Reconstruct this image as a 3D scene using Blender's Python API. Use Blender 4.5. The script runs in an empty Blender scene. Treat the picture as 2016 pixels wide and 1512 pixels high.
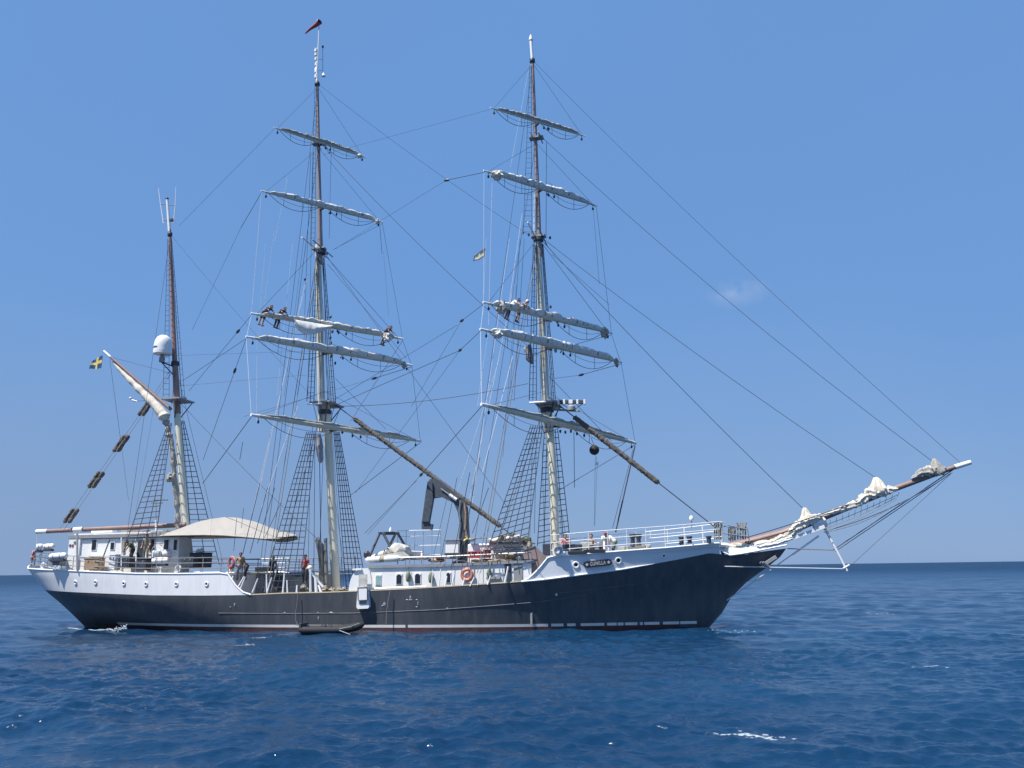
import bpy, bmesh, math, random
import numpy as np
from mathutils import Vector, Matrix, noise as mnoise
R_ = math.radians
scene = bpy.context.scene
C = scene.collection
random.seed(7)

# ------------------------------------------------------------------ camera
FPX = 1600.0                       # focal length in photo pixels (photo is 2016 wide)
YAW, PITCH, ROLL = 0.21515, math.atan(362.76 / FPX), math.atan(0.0138)
CAM = Vector((21.0, -51.7, 3.6))
_F = Vector((-math.sin(YAW) * math.cos(PITCH), math.cos(YAW) * math.cos(PITCH), math.sin(PITCH)))
_R0 = Vector((math.cos(YAW), math.sin(YAW), 0))
_U0 = _R0.cross(_F)
_R = _R0 * math.cos(ROLL) - _U0 * math.sin(ROLL)
_U = _U0 * math.cos(ROLL) + _R0 * math.sin(ROLL)
cd = bpy.data.cameras.new('camera')
cd.sensor_fit = 'HORIZONTAL'; cd.sensor_width = 36.0; cd.lens = FPX / 2016 * 36
cd.clip_start = 0.5; cd.clip_end = 60000
co = bpy.data.objects.new('camera', cd); C.objects.link(co)
co.matrix_world = Matrix(((_R.x, _U.x, -_F.x, CAM.x), (_R.y, _U.y, -_F.y, CAM.y), (_R.z, _U.z, -_F.z, CAM.z), (0, 0, 0, 1)))
scene.camera = co

# ------------------------------------------------------------------ light
SUN_EL, SUN_AZ = R_(61), R_(-134)      # direction TO the sun, azimuth measured from +x
sdir = Vector((math.cos(SUN_EL) * math.cos(SUN_AZ), math.cos(SUN_EL) * math.sin(SUN_AZ), math.sin(SUN_EL)))
world = bpy.data.worlds.new('World'); scene.world = world
world.use_nodes = True
nt = world.node_tree; N = nt.nodes; L = nt.links
bg = N['Background']
sky = N.new('ShaderNodeTexSky'); sky.sky_type = 'NISHITA'; sky.sun_disc = False
sky.sun_elevation = SUN_EL; sky.sun_rotation = R_(90) - SUN_AZ
sky.altitude = 0; sky.air_density = 1.0; sky.dust_density = 0.3; sky.ozone_density = 2.0
bg.inputs['Strength'].default_value = 0.10
mixn = N.new('ShaderNodeMix'); mixn.data_type = 'RGBA'; mixn.inputs['Factor'].default_value = 0.84
nz2 = N.new('ShaderNodeTexNoise'); nz2.inputs['Scale'].default_value = 2.2; nz2.inputs['Detail'].default_value = 3
tc2 = N.new('ShaderNodeTexCoord'); L.new(tc2.outputs['Generated'], nz2.inputs['Vector'])
mf = N.new('ShaderNodeMapRange'); mf.inputs['From Min'].default_value = 0.3; mf.inputs['From Max'].default_value = 0.7; mf.inputs['To Min'].default_value = 0.76; mf.inputs['To Max'].default_value = 0.92
L.new(nz2.outputs['Fac'], mf.inputs['Value']); L.new(mf.outputs[0], mixn.inputs['Factor'])
L.new(sky.outputs[0], mixn.inputs['A']); mixn.inputs['B'].default_value = (1.04, 2.30, 4.85, 1)     # even marine haze in the air
tcw = N.new('ShaderNodeTexCoord')
sep = N.new('ShaderNodeSeparateXYZ'); L.new(tcw.outputs['Generated'], sep.inputs[0])
nzw = N.new('ShaderNodeTexNoise'); nzw.inputs['Scale'].default_value = 1.3; nzw.inputs['Detail'].default_value = 2; L.new(tcw.outputs['Generated'], nzw.inputs['Vector'])
hz = N.new('ShaderNodeMapRange'); hz.interpolation_type = 'SMOOTHSTEP'; hz.inputs['From Min'].default_value = 0.0; hz.inputs['From Max'].default_value = 0.34
hz.inputs['To Min'].default_value = 0.85; hz.inputs['To Max'].default_value = 0.0
L.new(sep.outputs['Z'], hz.inputs['Value'])
hx = N.new('ShaderNodeMapRange'); hx.inputs['From Min'].default_value = -0.85; hx.inputs['From Max'].default_value = 0.35; hx.inputs['To Min'].default_value = 1.0; hx.inputs['To Max'].default_value = 0.45
L.new(sep.outputs['X'], hx.inputs['Value'])                                   # haze lies thicker astern of the ship
hm_ = N.new('ShaderNodeMath'); hm_.operation = 'MULTIPLY'; L.new(hz.outputs[0], hm_.inputs[0]); L.new(hx.outputs[0], hm_.inputs[1])
hmix = N.new('ShaderNodeMix'); hmix.data_type = 'RGBA'; hmix.inputs['B'].default_value = (1.68, 2.44, 3.86, 1)
L.new(hm_.outputs[0], hmix.inputs['Factor']); L.new(mixn.outputs['Result'], hmix.inputs['A'])
cdir = (_F + _R * ((1448 - 1008) / FPX) - _U * ((577 - 756) / FPX)).normalized()
cm = N.new('ShaderNodeVectorMath'); cm.operation = 'SUBTRACT'; cm.inputs[1].default_value = cdir; L.new(tcw.outputs['Generated'], cm.inputs[0])
cs = N.new('ShaderNodeMapping'); cs.inputs['Scale'].default_value = (22, 22, 50); L.new(cm.outputs[0], cs.inputs[0])
cl = N.new('ShaderNodeVectorMath'); cl.operation = 'LENGTH'; L.new(cs.outputs[0], cl.inputs[0])
cn = N.new('ShaderNodeTexNoise'); cn.inputs['Scale'].default_value = 38; cn.inputs['Detail'].default_value = 5; L.new(tcw.outputs['Generated'], cn.inputs['Vector'])
cf = N.new('ShaderNodeMapRange'); cf.interpolation_type = 'SMOOTHSTEP'; cf.inputs['From Min'].default_value = 0.0; cf.inputs['From Max'].default_value = 1.0; cf.inputs['To Min'].default_value = 1; cf.inputs['To Max'].default_value = 0; L.new(cl.outputs['Value'], cf.inputs['Value'])
cr0 = N.new('ShaderNodeMapRange'); cr0.inputs['From Min'].default_value = 0.36; cr0.inputs['From Max'].default_value = 0.72; cr0.inputs['To Max'].default_value = 0.62; L.new(cn.outputs['Fac'], cr0.inputs['Value'])
cmul = N.new('ShaderNodeMath'); cmul.operation = 'MULTIPLY'; L.new(cf.outputs[0], cmul.inputs[0]); L.new(cr0.outputs[0], cmul.inputs[1])
cmix = N.new('ShaderNodeMix'); cmix.data_type = 'RGBA'; cmix.inputs['B'].default_value = (3.2, 3.9, 5.3, 1)
L.new(cmul.outputs[0], cmix.inputs['Factor']); L.new(hmix.outputs['Result'], cmix.inputs['A'])
L.new(cmix.outputs['Result'], bg.inputs['Color'])
sl = bpy.data.lights.new('sun', 'SUN'); sl.energy = 5.0; sl.angle = R_(0.53); sl.color = (1, 0.95, 0.87)
so = bpy.data.objects.new('sun', sl); C.objects.link(so)
so.rotation_euler = sdir.to_track_quat('Z', 'Y').to_euler(); so.location = (0, 0, 90)
vs = scene.view_settings
vs.view_transform = 'Standard'; vs.look = 'None'; vs.exposure = 0.52; vs.gamma = 1.0; vs.use_curve_mapping = False

# ------------------------------------------------------------------ pixel helpers (photo pixels -> places on the ship)
def ray(px, py):
    return _F + _R * ((px - 1008) / FPX) - _U * ((py - 756) / FPX)
def P(px, py, y=0.0):               # the point of the fore-and-aft plane at lateral offset y
    d = ray(px, py); t = (y - CAM.y) / d.y
    return CAM + d * t
def PZ(px, py, z):                  # the point at height z
    d = ray(px, py); t = (z - CAM.z) / d.z
    return CAM + d * t
def proj(p):
    v = Vector(p) - CAM; w = v.dot(_F)
    return 1008 + v.dot(_R) / w * FPX, 756 - v.dot(_U) / w * FPX

# ------------------------------------------------------------------ materials
def mat(name, col, rough=0.6, var=0.15, scale=3.0, metal=0.0, bump=0.0, spec=0.5, col2=None, stretch=None):
    m = bpy.data.materials.new(name); m.use_nodes = True
    t = m.node_tree; b = t.nodes['Principled BSDF']
    b.inputs['Roughness'].default_value = rough; b.inputs['Metallic'].default_value = metal
    b.inputs['Specular IOR Level'].default_value = spec
    tc = t.nodes.new('ShaderNodeTexCoord'); nz = t.nodes.new('ShaderNodeTexNoise')
    nz.inputs['Scale'].default_value = scale; nz.inputs['Detail'].default_value = 6; nz.inputs['Roughness'].default_value = 0.65
    src = tc.outputs['Object']
    if stretch:
        mp = t.nodes.new('ShaderNodeMapping'); mp.inputs['Scale'].default_value = stretch
        t.links.new(src, mp.inputs['Vector']); src = mp.outputs[0]
    t.links.new(src, nz.inputs['Vector'])
    cr = t.nodes.new('ShaderNodeValToRGB')
    c1 = [max(0, c * (1 - var)) for c in col]
    c2 = list(col2) if col2 else [min(1, c * (1 + var)) for c in col]
    cr.color_ramp.elements[0].position = 0.32; cr.color_ramp.elements[1].position = 0.68
    cr.color_ramp.elements[0].color = (*c1, 1); cr.color_ramp.elements[1].color = (*c2, 1)
    t.links.new(nz.outputs['Fac'], cr.inputs['Fac']); t.links.new(cr.outputs['Color'], b.inputs['Base Color'])
    if bump:
        bn = t.nodes.new('ShaderNodeBump'); bn.inputs['Strength'].default_value = bump; bn.inputs['Distance'].default_value = 0.05
        t.links.new(nz.outputs['Fac'], bn.inputs['Height']); t.links.new(bn.outputs[0], b.inputs['Normal'])
    return m

M = {}
M['white'] = mat('white_paint', (0.80, 0.80, 0.79), 0.42, 0.04, 0.7)
M['hullwhite'] = mat('hull_white_paint', (0.79, 0.79, 0.80), 0.4, 0.07, 1.1, stretch=(1.6, 1.6, 0.3), bump=0.08)
M['bowgrey'] = mat('bow_white_paint', (0.70, 0.72, 0.75), 0.45, 0.05, 0.5, bump=0.06)
M['topmast'] = mat('pale_topmast_paint', (0.56, 0.54, 0.46), 0.5, 0.15, 2.5, stretch=(3, 3, 0.4))
M['gasket'] = mat('gasket_line', (0.34, 0.33, 0.30), 0.85, 0.15, 10)
M['deck'] = mat('teak_deck', (0.34, 0.29, 0.22), 0.7, 0.2, 6, stretch=(0.3, 6, 1))
M['wood'] = mat('varnished_spar', (0.24, 0.155, 0.135), 0.5, 0.25, 4, stretch=(0.4, 4, 4))  # wood tone raised to carry the pale haze veil
M['brown'] = mat('brown_mast_paint', (0.27, 0.205, 0.195), 0.5, 0.2, 4, stretch=(4, 4, 0.5))  # brown lightened, with the haze veil mixed into its colour
M['redmast'] = mat('red_brown_topmast', (0.34, 0.19, 0.155), 0.5, 0.2, 4, stretch=(4, 4, 0.5))
M['cream'] = mat('cream_mast_paint', (0.74, 0.69, 0.54), 0.5, 0.035, 2.5, stretch=(3, 3, 0.4))
M['spar'] = mat('pale_spar_paint', (0.56, 0.52, 0.40), 0.5, 0.12, 3, stretch=(1, 1, 1))
M['sail'] = mat('sail_canvas', (0.66, 0.655, 0.62), 0.85, 0.12, 4, bump=0.5)
M['old_shaded_sail'] = mat('weathered_shaded_canvas', (0.37, 0.355, 0.32), 0.9, 0.25, 5, bump=0.6)  # darker canvas for weathered sails; on the royals it paints their shaded underside
M['tansail'] = mat('cream_sail_canvas', (0.66, 0.61, 0.52), 0.85, 0.15, 5, bump=0.5)
M['shroud'] = mat('tarred_shroud', (0.03, 0.037, 0.055), 0.8, 0.2, 20)
M['rope'] = mat('tarred_rope', (0.055, 0.068, 0.095), 0.8, 0.2, 20)  # dark rope paled towards blue, painting in the haze veil
M['palerope'] = mat('pale_rope', (0.62, 0.64, 0.66), 0.8, 0.1, 20)
M['greyrope'] = mat('grey_rope', (0.20, 0.20, 0.19), 0.85, 0.2, 20)
M['baggy'] = mat('baggywrinkle_yarn', (0.12, 0.11, 0.10), 0.95, 0.35, 14, bump=1.0)
M['metal'] = mat('grey_steel', (0.33, 0.34, 0.35), 0.45, 0.15, 5, metal=0.3)
M['darkmetal'] = mat('dark_steel', (0.045, 0.055, 0.075), 0.5, 0.2, 5)
M['crane'] = mat('crane_grey_paint', (0.065, 0.078, 0.095), 0.5, 0.25, 4)
M['glass'] = mat('window_glass', (0.02, 0.025, 0.035), 0.12, 0.1, 2)
M['teal'] = mat('teal_curtained_glass', (0.25, 0.42, 0.45), 0.25, 0.1, 2)
M['awning'] = mat('awning_canvas', (0.35, 0.33, 0.30), 0.85, 0.05, 1.2, bump=0.15)
M['red'] = mat('red_paint', (0.38, 0.03, 0.03), 0.5, 0.2, 5)
M['orange'] = mat('orange_plastic', (0.60, 0.22, 0.15), 0.5, 0.15, 5)
M['rubber'] = mat('black_rubber', (0.016, 0.018, 0.022), 0.75, 0.2, 5)
M['hypalon'] = mat('pale_grey_boat_fabric', (0.66, 0.65, 0.62), 0.6, 0.08, 4)
M['cover'] = mat('boat_cover_canvas', (0.50, 0.49, 0.45), 0.85, 0.2, 3, bump=0.8)
M['grey'] = mat('grey_paint', (0.27, 0.28, 0.29), 0.6, 0.15, 2)
M['metalgrey'] = mat('worn_strake_paint', (0.15, 0.155, 0.165), 0.6, 0.4, 1.5)
M['green'] = mat('green_fender', (0.16, 0.20, 0.15), 0.6, 0.2, 4)
M['tan'] = mat('tan_leather', (0.35, 0.24, 0.15), 0.7, 0.2, 5)
M['skin'] = mat('skin', (0.42, 0.24, 0.17), 0.6, 0.08, 5)
M['skin2'] = mat('tanned_skin', (0.24, 0.125, 0.085), 0.6, 0.08, 5)
M['hair'] = mat('dark_hair', (0.025, 0.018, 0.015), 0.6, 0.2, 30)
M['fair'] = mat('fair_hair', (0.45, 0.36, 0.22), 0.6, 0.2, 30)
M['navy'] = mat('navy_cloth', (0.05, 0.055, 0.085), 0.85, 0.2, 8)
M['black'] = mat('black_cloth', (0.055, 0.05, 0.06), 0.85, 0.2, 8)
M['whitecloth'] = mat('white_cloth', (0.78, 0.77, 0.75), 0.85, 0.06, 8)
M['redcloth'] = mat('red_cloth', (0.36, 0.07, 0.07), 0.85, 0.15, 8)
M['pink'] = mat('faded_red_cloth', (0.55, 0.22, 0.22), 0.85, 0.15, 8)
M['khaki'] = mat('khaki_cloth', (0.30, 0.26, 0.19), 0.85, 0.15, 8)
M['olive'] = mat('olive_cloth', (0.13, 0.15, 0.09), 0.85, 0.15, 8)
M['yellow'] = mat('yellow_plastic', (0.75, 0.68, 0.25), 0.5, 0.1, 5)
M['flagblue'] = mat('flag_blue', (0.015, 0.07, 0.22), 0.8, 0.1, 5)
M['flagyellow'] = mat('flag_yellow', (0.75, 0.62, 0.12), 0.8, 0.1, 5)
M['board'] = mat('name_board_paint', (0.025, 0.03, 0.05), 0.5, 0.2, 5)
M['letter'] = mat('name_board_letter', (0.70, 0.66, 0.62), 0.5, 0.08, 5)

def foam_mat():
    m = mat('sea_foam', (0.36, 0.42, 0.48), 0.8, 0.1, 8)
    return m
M['foam'] = foam_mat()

# black hull: paint with streaks, dull patches and a little rust
def hull_mat():
    m = bpy.data.materials.new('black_hull_paint'); m.use_nodes = True
    t = m.node_tree; b = t.nodes['Principled BSDF']; n = t.nodes; l = t.links
    tc = n.new('ShaderNodeTexCoord')
    mp = n.new('ShaderNodeMapping'); mp.inputs['Scale'].default_value = (1.2, 1.2, 0.12); l.new(tc.outputs['Object'], mp.inputs[0])
    n1 = n.new('ShaderNodeTexNoise'); n1.inputs['Scale'].default_value = 2.0; n1.inputs['Detail'].default_value = 7; l.new(mp.outputs[0], n1.inputs['Vector'])
    cr = n.new('ShaderNodeValToRGB'); e = cr.color_ramp.elements
    e[0].position = 0.3; e[0].color = (0.058, 0.065, 0.078, 1); e[1].position = 0.75; e[1].color = (0.094, 0.098, 0.106, 1)  # blacks lifted and blued: a haze veil put into the paint colour
    l.new(n1.outputs['Fac'], cr.inputs['Fac'])
    n2 = n.new('ShaderNodeTexNoise'); n2.inputs['Scale'].default_value = 5.0; n2.inputs['Detail'].default_value = 5
    mp2 = n.new('ShaderNodeMapping'); mp2.inputs['Scale'].default_value = (1.0, 1.0, 0.25); l.new(tc.outputs['Object'], mp2.inputs[0]); l.new(mp2.outputs[0], n2.inputs['Vector'])
    cr2 = n.new('ShaderNodeValToRGB'); cr2.color_ramp.elements[0].position = 0.60; cr2.color_ramp.elements[1].position = 0.78
    l.new(n2.outputs['Fac'], cr2.inputs['Fac'])
    mx = n.new('ShaderNodeMix'); mx.data_type = 'RGBA'; l.new(cr2.outputs['Color'], mx.inputs['Factor'])
    l.new(cr.outputs['Color'], mx.inputs['A']); mx.inputs['B'].default_value = (0.12, 0.10, 0.092, 1)
    l.new(mx.outputs['Result'], b.inputs['Base Color'])
    b.inputs['Roughness'].default_value = 0.42
    bn = n.new('ShaderNodeBump'); bn.inputs['Strength'].default_value = 0.25; bn.inputs['Distance'].default_value = 0.05
    n3 = n.new('ShaderNodeTexNoise'); n3.inputs['Scale'].default_value = 0.9; n3.inputs['Detail'].default_value = 3; l.new(tc.outputs['Object'], n3.inputs['Vector'])
    wv = n.new('ShaderNodeTexWave'); wv.inputs['Scale'].default_value = 0.55; wv.inputs['Distortion'].default_value = 1.2; l.new(tc.outputs['Object'], wv.inputs['Vector'])   # plating sunk between the frames
    ad = n.new('ShaderNodeMath'); ad.operation = 'MULTIPLY_ADD'; ad.inputs[1].default_value = 0.35; l.new(wv.outputs['Fac'], ad.inputs[0]); l.new(n3.outputs['Fac'], ad.inputs[2])
    l.new(ad.outputs[0], bn.inputs['Height']); l.new(bn.outputs[0], b.inputs['Normal'])
    return m
M['hull'] = hull_mat()
M['antifoul'] = mat('red_bottom_paint', (0.085, 0.035, 0.035), 0.6, 0.3, 3)
M['boot'] = mat('boot_stripe_paint', (0.72, 0.70, 0.66), 0.5, 0.12, 3, stretch=(1, 1, 4))

def sea_mat():
    m = bpy.data.materials.new('sea_water'); m.use_nodes = True
    t = m.node_tree; b = t.nodes['Principled BSDF']; n = t.nodes; l = t.links
    b.inputs['Roughness'].default_value = 0.14; b.inputs['IOR'].default_value = 1.333
    b.inputs['Base Color'].default_value = (0.004, 0.028, 0.085, 1)
    tc = n.new('ShaderNodeTexCoord')
    n0 = n.new('ShaderNodeTexNoise'); n0.inputs['Scale'].default_value = 0.05; n0.inputs['Detail'].default_value = 3
    l.new(tc.outputs['Object'], n0.inputs['Vector'])
    cr = n.new('ShaderNodeValToRGB'); e = cr.color_ramp.elements
    e[0].position = 0.35; e[0].color = SEA_A; e[1].position = 0.7; e[1].color = SEA_B
    l.new(n0.outputs['Fac'], cr.inputs['Fac']); l.new(cr.outputs['Color'], b.inputs['Base Color'])
    mp = n.new('ShaderNodeMapping'); mp.inputs['Scale'].default_value = (1.0, 1.5, 1.0); mp.inputs['Rotation'].default_value = (0, 0, R_(20)); l.new(tc.outputs['Object'], mp.inputs[0])
    n1 = n.new('ShaderNodeTexNoise'); n1.inputs['Scale'].default_value = 5.0; n1.inputs['Detail'].default_value = 4; n1.inputs['Roughness'].default_value = 0.55
    l.new(mp.outputs[0], n1.inputs['Vector'])
    # small waves too far off to resolve make the water rougher
    ln = n.new('ShaderNodeVectorMath'); ln.operation = 'LENGTH'; l.new(tc.outputs['Object'], ln.inputs[0])
    mr = n.new('ShaderNodeMapRange'); mr.inputs['From Min'].default_value = 40; mr.inputs['From Max'].default_value = 500
    mr.inputs['To Min'].default_value = 0.10; mr.inputs['To Max'].default_value = 0.68
    l.new(ln.outputs['Value'], mr.inputs['Value']); l.new(mr.outputs[0], b.inputs['Roughness'])
    bn = n.new('ShaderNodeBump'); bn.inputs['Strength'].default_value = 0.55; bn.inputs['Distance'].default_value = 0.08
    l.new(n1.outputs['Fac'], bn.inputs['Height']); l.new(bn.outputs[0], b.inputs['Normal'])
    return m
SEA_A = (0.003, 0.024, 0.066, 1); SEA_B = (0.006, 0.038, 0.092, 1)
M['sea'] = sea_mat()

# ------------------------------------------------------------------ mesh builder
class MB:
    def __init__(s): s.v = []; s.f = []; s.mi = []
    def add(s, vs, fs, mi=0):
        o = len(s.v); s.v += [tuple(v) for v in vs]; s.f += [tuple(i + o for i in f) for f in fs]; s.mi += [mi] * len(fs)
    def tube(s, pts, rad, n=6, cap=True, mi=0):
        pts = [Vector(p) for p in pts]
        if not hasattr(rad, '__len__'): rad = [rad] * len(pts)
        vs = []; k = len(pts); up = None
        for i, p in enumerate(pts):
            a = pts[max(i - 1, 0)]; b = pts[min(i + 1, k - 1)]; t = (b - a)
            t = t.normalized() if t.length > 1e-9 else Vector((0, 0, 1))
            if up is None:
                up = Vector((0, 0, 1)) if abs(t.z) < 0.9 else Vector((1, 0, 0))
            x = t.cross(up).normalized(); up = x.cross(t).normalized()
            for j in range(n):
                ang = 2 * math.pi * j / n
                vs.append(p + (x * math.cos(ang) + up * math.sin(ang)) * rad[i])
        fs = [(i * n + j, i * n + (j + 1) % n, (i + 1) * n + (j + 1) % n, (i + 1) * n + j) for i in range(k - 1) for j in range(n)]
        if cap: fs += [tuple(range(n - 1, -1, -1)), tuple(range((k - 1) * n, k * n))]
        s.add(vs, fs, mi); return s
    def box(s, c, d, rot=0.0, mi=0, tilt=None):
        c = Vector(c); hx, hy, hz = d[0] / 2, d[1] / 2, d[2] / 2
        m = tilt if tilt is not None else Matrix.Rotation(rot, 3, 'Z')
        b = min(hx, hy, hz) * 0.12
        vs = []
        for sz, ins in ((-hz, b), (-hz + b, 0), (hz - b, 0), (hz, b)):
            for sx, sy in ((-1, -1), (1, -1), (1, 1), (-1, 1)):
                vs.append(c + m @ Vector((sx * (hx - ins), sy * (hy - ins), sz)))
        fs = [(3, 2, 1, 0), (12, 13, 14, 15)]
        for k in range(3):
            for j in range(4):
                fs.append((k * 4 + j, k * 4 + (j + 1) % 4, (k + 1) * 4 + (j + 1) % 4, (k + 1) * 4 + j))
        s.add(vs, fs, mi); return s
    def bar(s, a, b, w, h, mi=0):                         # rectangular bar from a to b
        a = Vector(a); b = Vector(b); t = (b - a); ln = t.length; t.normalize()
        up = Vector((0, 0, 1)) if abs(t.z) < 0.95 else Vector((0, 1, 0))
        y = up.cross(t).normalized(); z = t.cross(y)
        m = Matrix((t, y, z)).transposed()
        return s.box((a + b) / 2, (ln, w, h), mi=mi, tilt=m)
    def ball(s, c, r, n=10, mi=0, sc=(1, 1, 1), lump=0.0, seed=0):
        c = Vector(c); vs = []; fs = []; m = n // 2 + 1
        for i in range(m + 1):
            th = math.pi * i / m
            for j in range(n):
                ph = 2 * math.pi * j / n
                d = Vector((math.sin(th) * math.cos(ph), math.sin(th) * math.sin(ph), math.cos(th)))
                k = r * (1 + lump * mnoise.noise(d * 2.3 + Vector((seed, 0, 0))))
                vs.append(c + Vector((d.x * sc[0], d.y * sc[1], d.z * sc[2])) * k)
        for i in range(m):
            for j in range(n):
                fs.append((i * n + j, (i + 1) * n + j, (i + 1) * n + (j + 1) % n, i * n + (j + 1) % n))
        s.add(vs, fs, mi); return s
    def lathe(s, c, prof, n=16, axis='Z', mi=0, m=None):
        c = Vector(c); vs = []
        for r, z in prof:
            for j in range(n):
                a = 2 * math.pi * j / n
                v = Vector((r * math.cos(a), r * math.sin(a), z))
                if axis == 'X': v = Vector((v.z, v.x, v.y))
                if axis == 'Y': v = Vector((v.x, v.z, v.y))
                if m is not None: v = m @ v
                vs.append(c + v)
        k = len(prof)
        fs = [(i * n + j, i * n + (j + 1) % n, (i + 1) * n + (j + 1) % n, (i + 1) * n + j) for i in range(k - 1) for j in range(n)]
        fs += [tuple(range(n - 1, -1, -1)), tuple(range((k - 1) * n, k * n))]
        s.add(vs, fs, mi); return s
    def torus(s, c, R, r, nrm, n=24, k=8, mi=0, mi2=None):
        c = Vector(c); nrm = Vector(nrm).normalized()
        a = nrm.cross(Vector((0, 0, 1)) if abs(nrm.z) < .9 else Vector((1, 0, 0))).normalized(); b = nrm.cross(a)
        vs = []
        for i in range(n):
            t = 2 * math.pi * i / n; d = a * math.cos(t) + b * math.sin(t)
            for j in range(k):
                q = 2 * math.pi * j / k
                vs.append(c + d * (R + r * math.cos(q)) + nrm * (r * math.sin(q)))
        for i in range(n):
            f = [(i * k + j, ((i + 1) % n) * k + j, ((i + 1) % n) * k + (j + 1) % k, i * k + (j + 1) % k) for j in range(k)]
            o = len(s.v)
            s.f += [tuple(x + o for x in q) for q in f]
            s.mi += [mi2 if (mi2 is not None and (i % (n // 4)) < max(1, n // 16)) else mi] * k
        s.v += [tuple(v) for v in vs]
        return s
    def grid(s, rows, mi=0, closed=False):
        n = len(rows[0]); vs = [p for r in rows for p in r]
        fs = []
        for i in range(len(rows) - 1):
            for j in range(n if closed else n - 1):
                fs.append((i * n + j, i * n + (j + 1) % n, (i + 1) * n + (j + 1) % n, (i + 1) * n + j))
        s.add(vs, fs, mi); return s
    def build(s, name, m, parent=None, smooth=True, label=None):
        me = bpy.data.meshes.new(name); me.from_pydata(s.v, [], s.f)
        ms = m if isinstance(m, (list, tuple)) else [m]
        for q in ms: me.materials.append(M[q] if isinstance(q, str) else q)
        if len(ms) > 1: me.polygons.foreach_set('material_index', s.mi)
        bm = bmesh.new(); bm.from_mesh(me); bmesh.ops.recalc_face_normals(bm, faces=bm.faces); bm.to_mesh(me); bm.free()
        if smooth:
            me.polygons.foreach_set('use_smooth', [True] * len(me.polygons))
            me.set_sharp_from_angle(angle=R_(38))
        me.update()
        o = bpy.data.objects.new(name, me); C.objects.link(o)
        if parent: o.parent = parent
        if label: o['label'] = label
        return o

def tag(o, label, cat, group=None, kind=None):
    if label: o['label'] = label
    if cat: o['category'] = cat
    if group: o['group'] = group
    if kind: o['kind'] = kind
    return o
def thing(name, label, cat, loc=(0, 0, 0), group=None):
    o = bpy.data.objects.new(name, None); C.objects.link(o); o.location = loc; o.empty_display_size = 0.3
    return tag(o, label, cat, group)
def sag(a, b, d=0.0, n=10):
    a = Vector(a); b = Vector(b)
    return [a.lerp(b, i / n) - Vector((0, 0, d * 4 * (i / n) * (1 - i / n))) for i in range(n + 1)]
def lerp(a, b, t): return a + (b - a) * t
def pl(pts, x):                                            # piecewise linear
    if x <= pts[0][0]: return pts[0][1]
    for (x0, y0), (x1, y1) in zip(pts, pts[1:]):
        if x <= x1: return y0 + (y1 - y0) * (x - x0) / (x1 - x0)
    return pts[-1][1]

# ------------------------------------------------------------------ sea
WAVES = []
rw = random.Random(3)
for i in range(150):
    lam = 0.22 * (14 / 0.22) ** (i / 149.0) * rw.uniform(0.93, 1.07)
    th = R_(-100) + rw.gauss(0, 0.6)
    k = 2 * math.pi / lam
    amp = 0.0062 * lam * (0.8 if lam < 0.4 else 1.0 if lam < 1.1 else (1.1 / lam) ** 0.74)
    WAVES.append((k * math.cos(th), k * math.sin(th), amp, rw.uniform(0, 6.283), lam))
def sea_z(x, y, res=0.0):
    z = np.zeros_like(x)
    gust = 0.95 + 0.28 * np.sin(.19 * x + .11 * y + 1.0) * np.sin(.27 * y - .08 * x) + 0.25 * np.sin(.53 * x - .31 * y + 2.0)      # wind patches
    for kx, ky, a, ph, lam in WAVES:
        w = np.clip((lam / (2.3 * res + 1e-6) - 1) / 0.9, 0, 1) if np.ndim(res) else 1.0
        if np.ndim(res) and not np.any(w > 0): continue
        s_ = np.sin(kx * x + ky * y + ph); z += a * w * (gust if lam < 2.5 else 1.0) * (s_ + 0.38 * s_ * s_ - 0.19)
    return z
def sz(x, y): return float(sea_z(np.array([x]), np.array([y]))[0])
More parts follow.
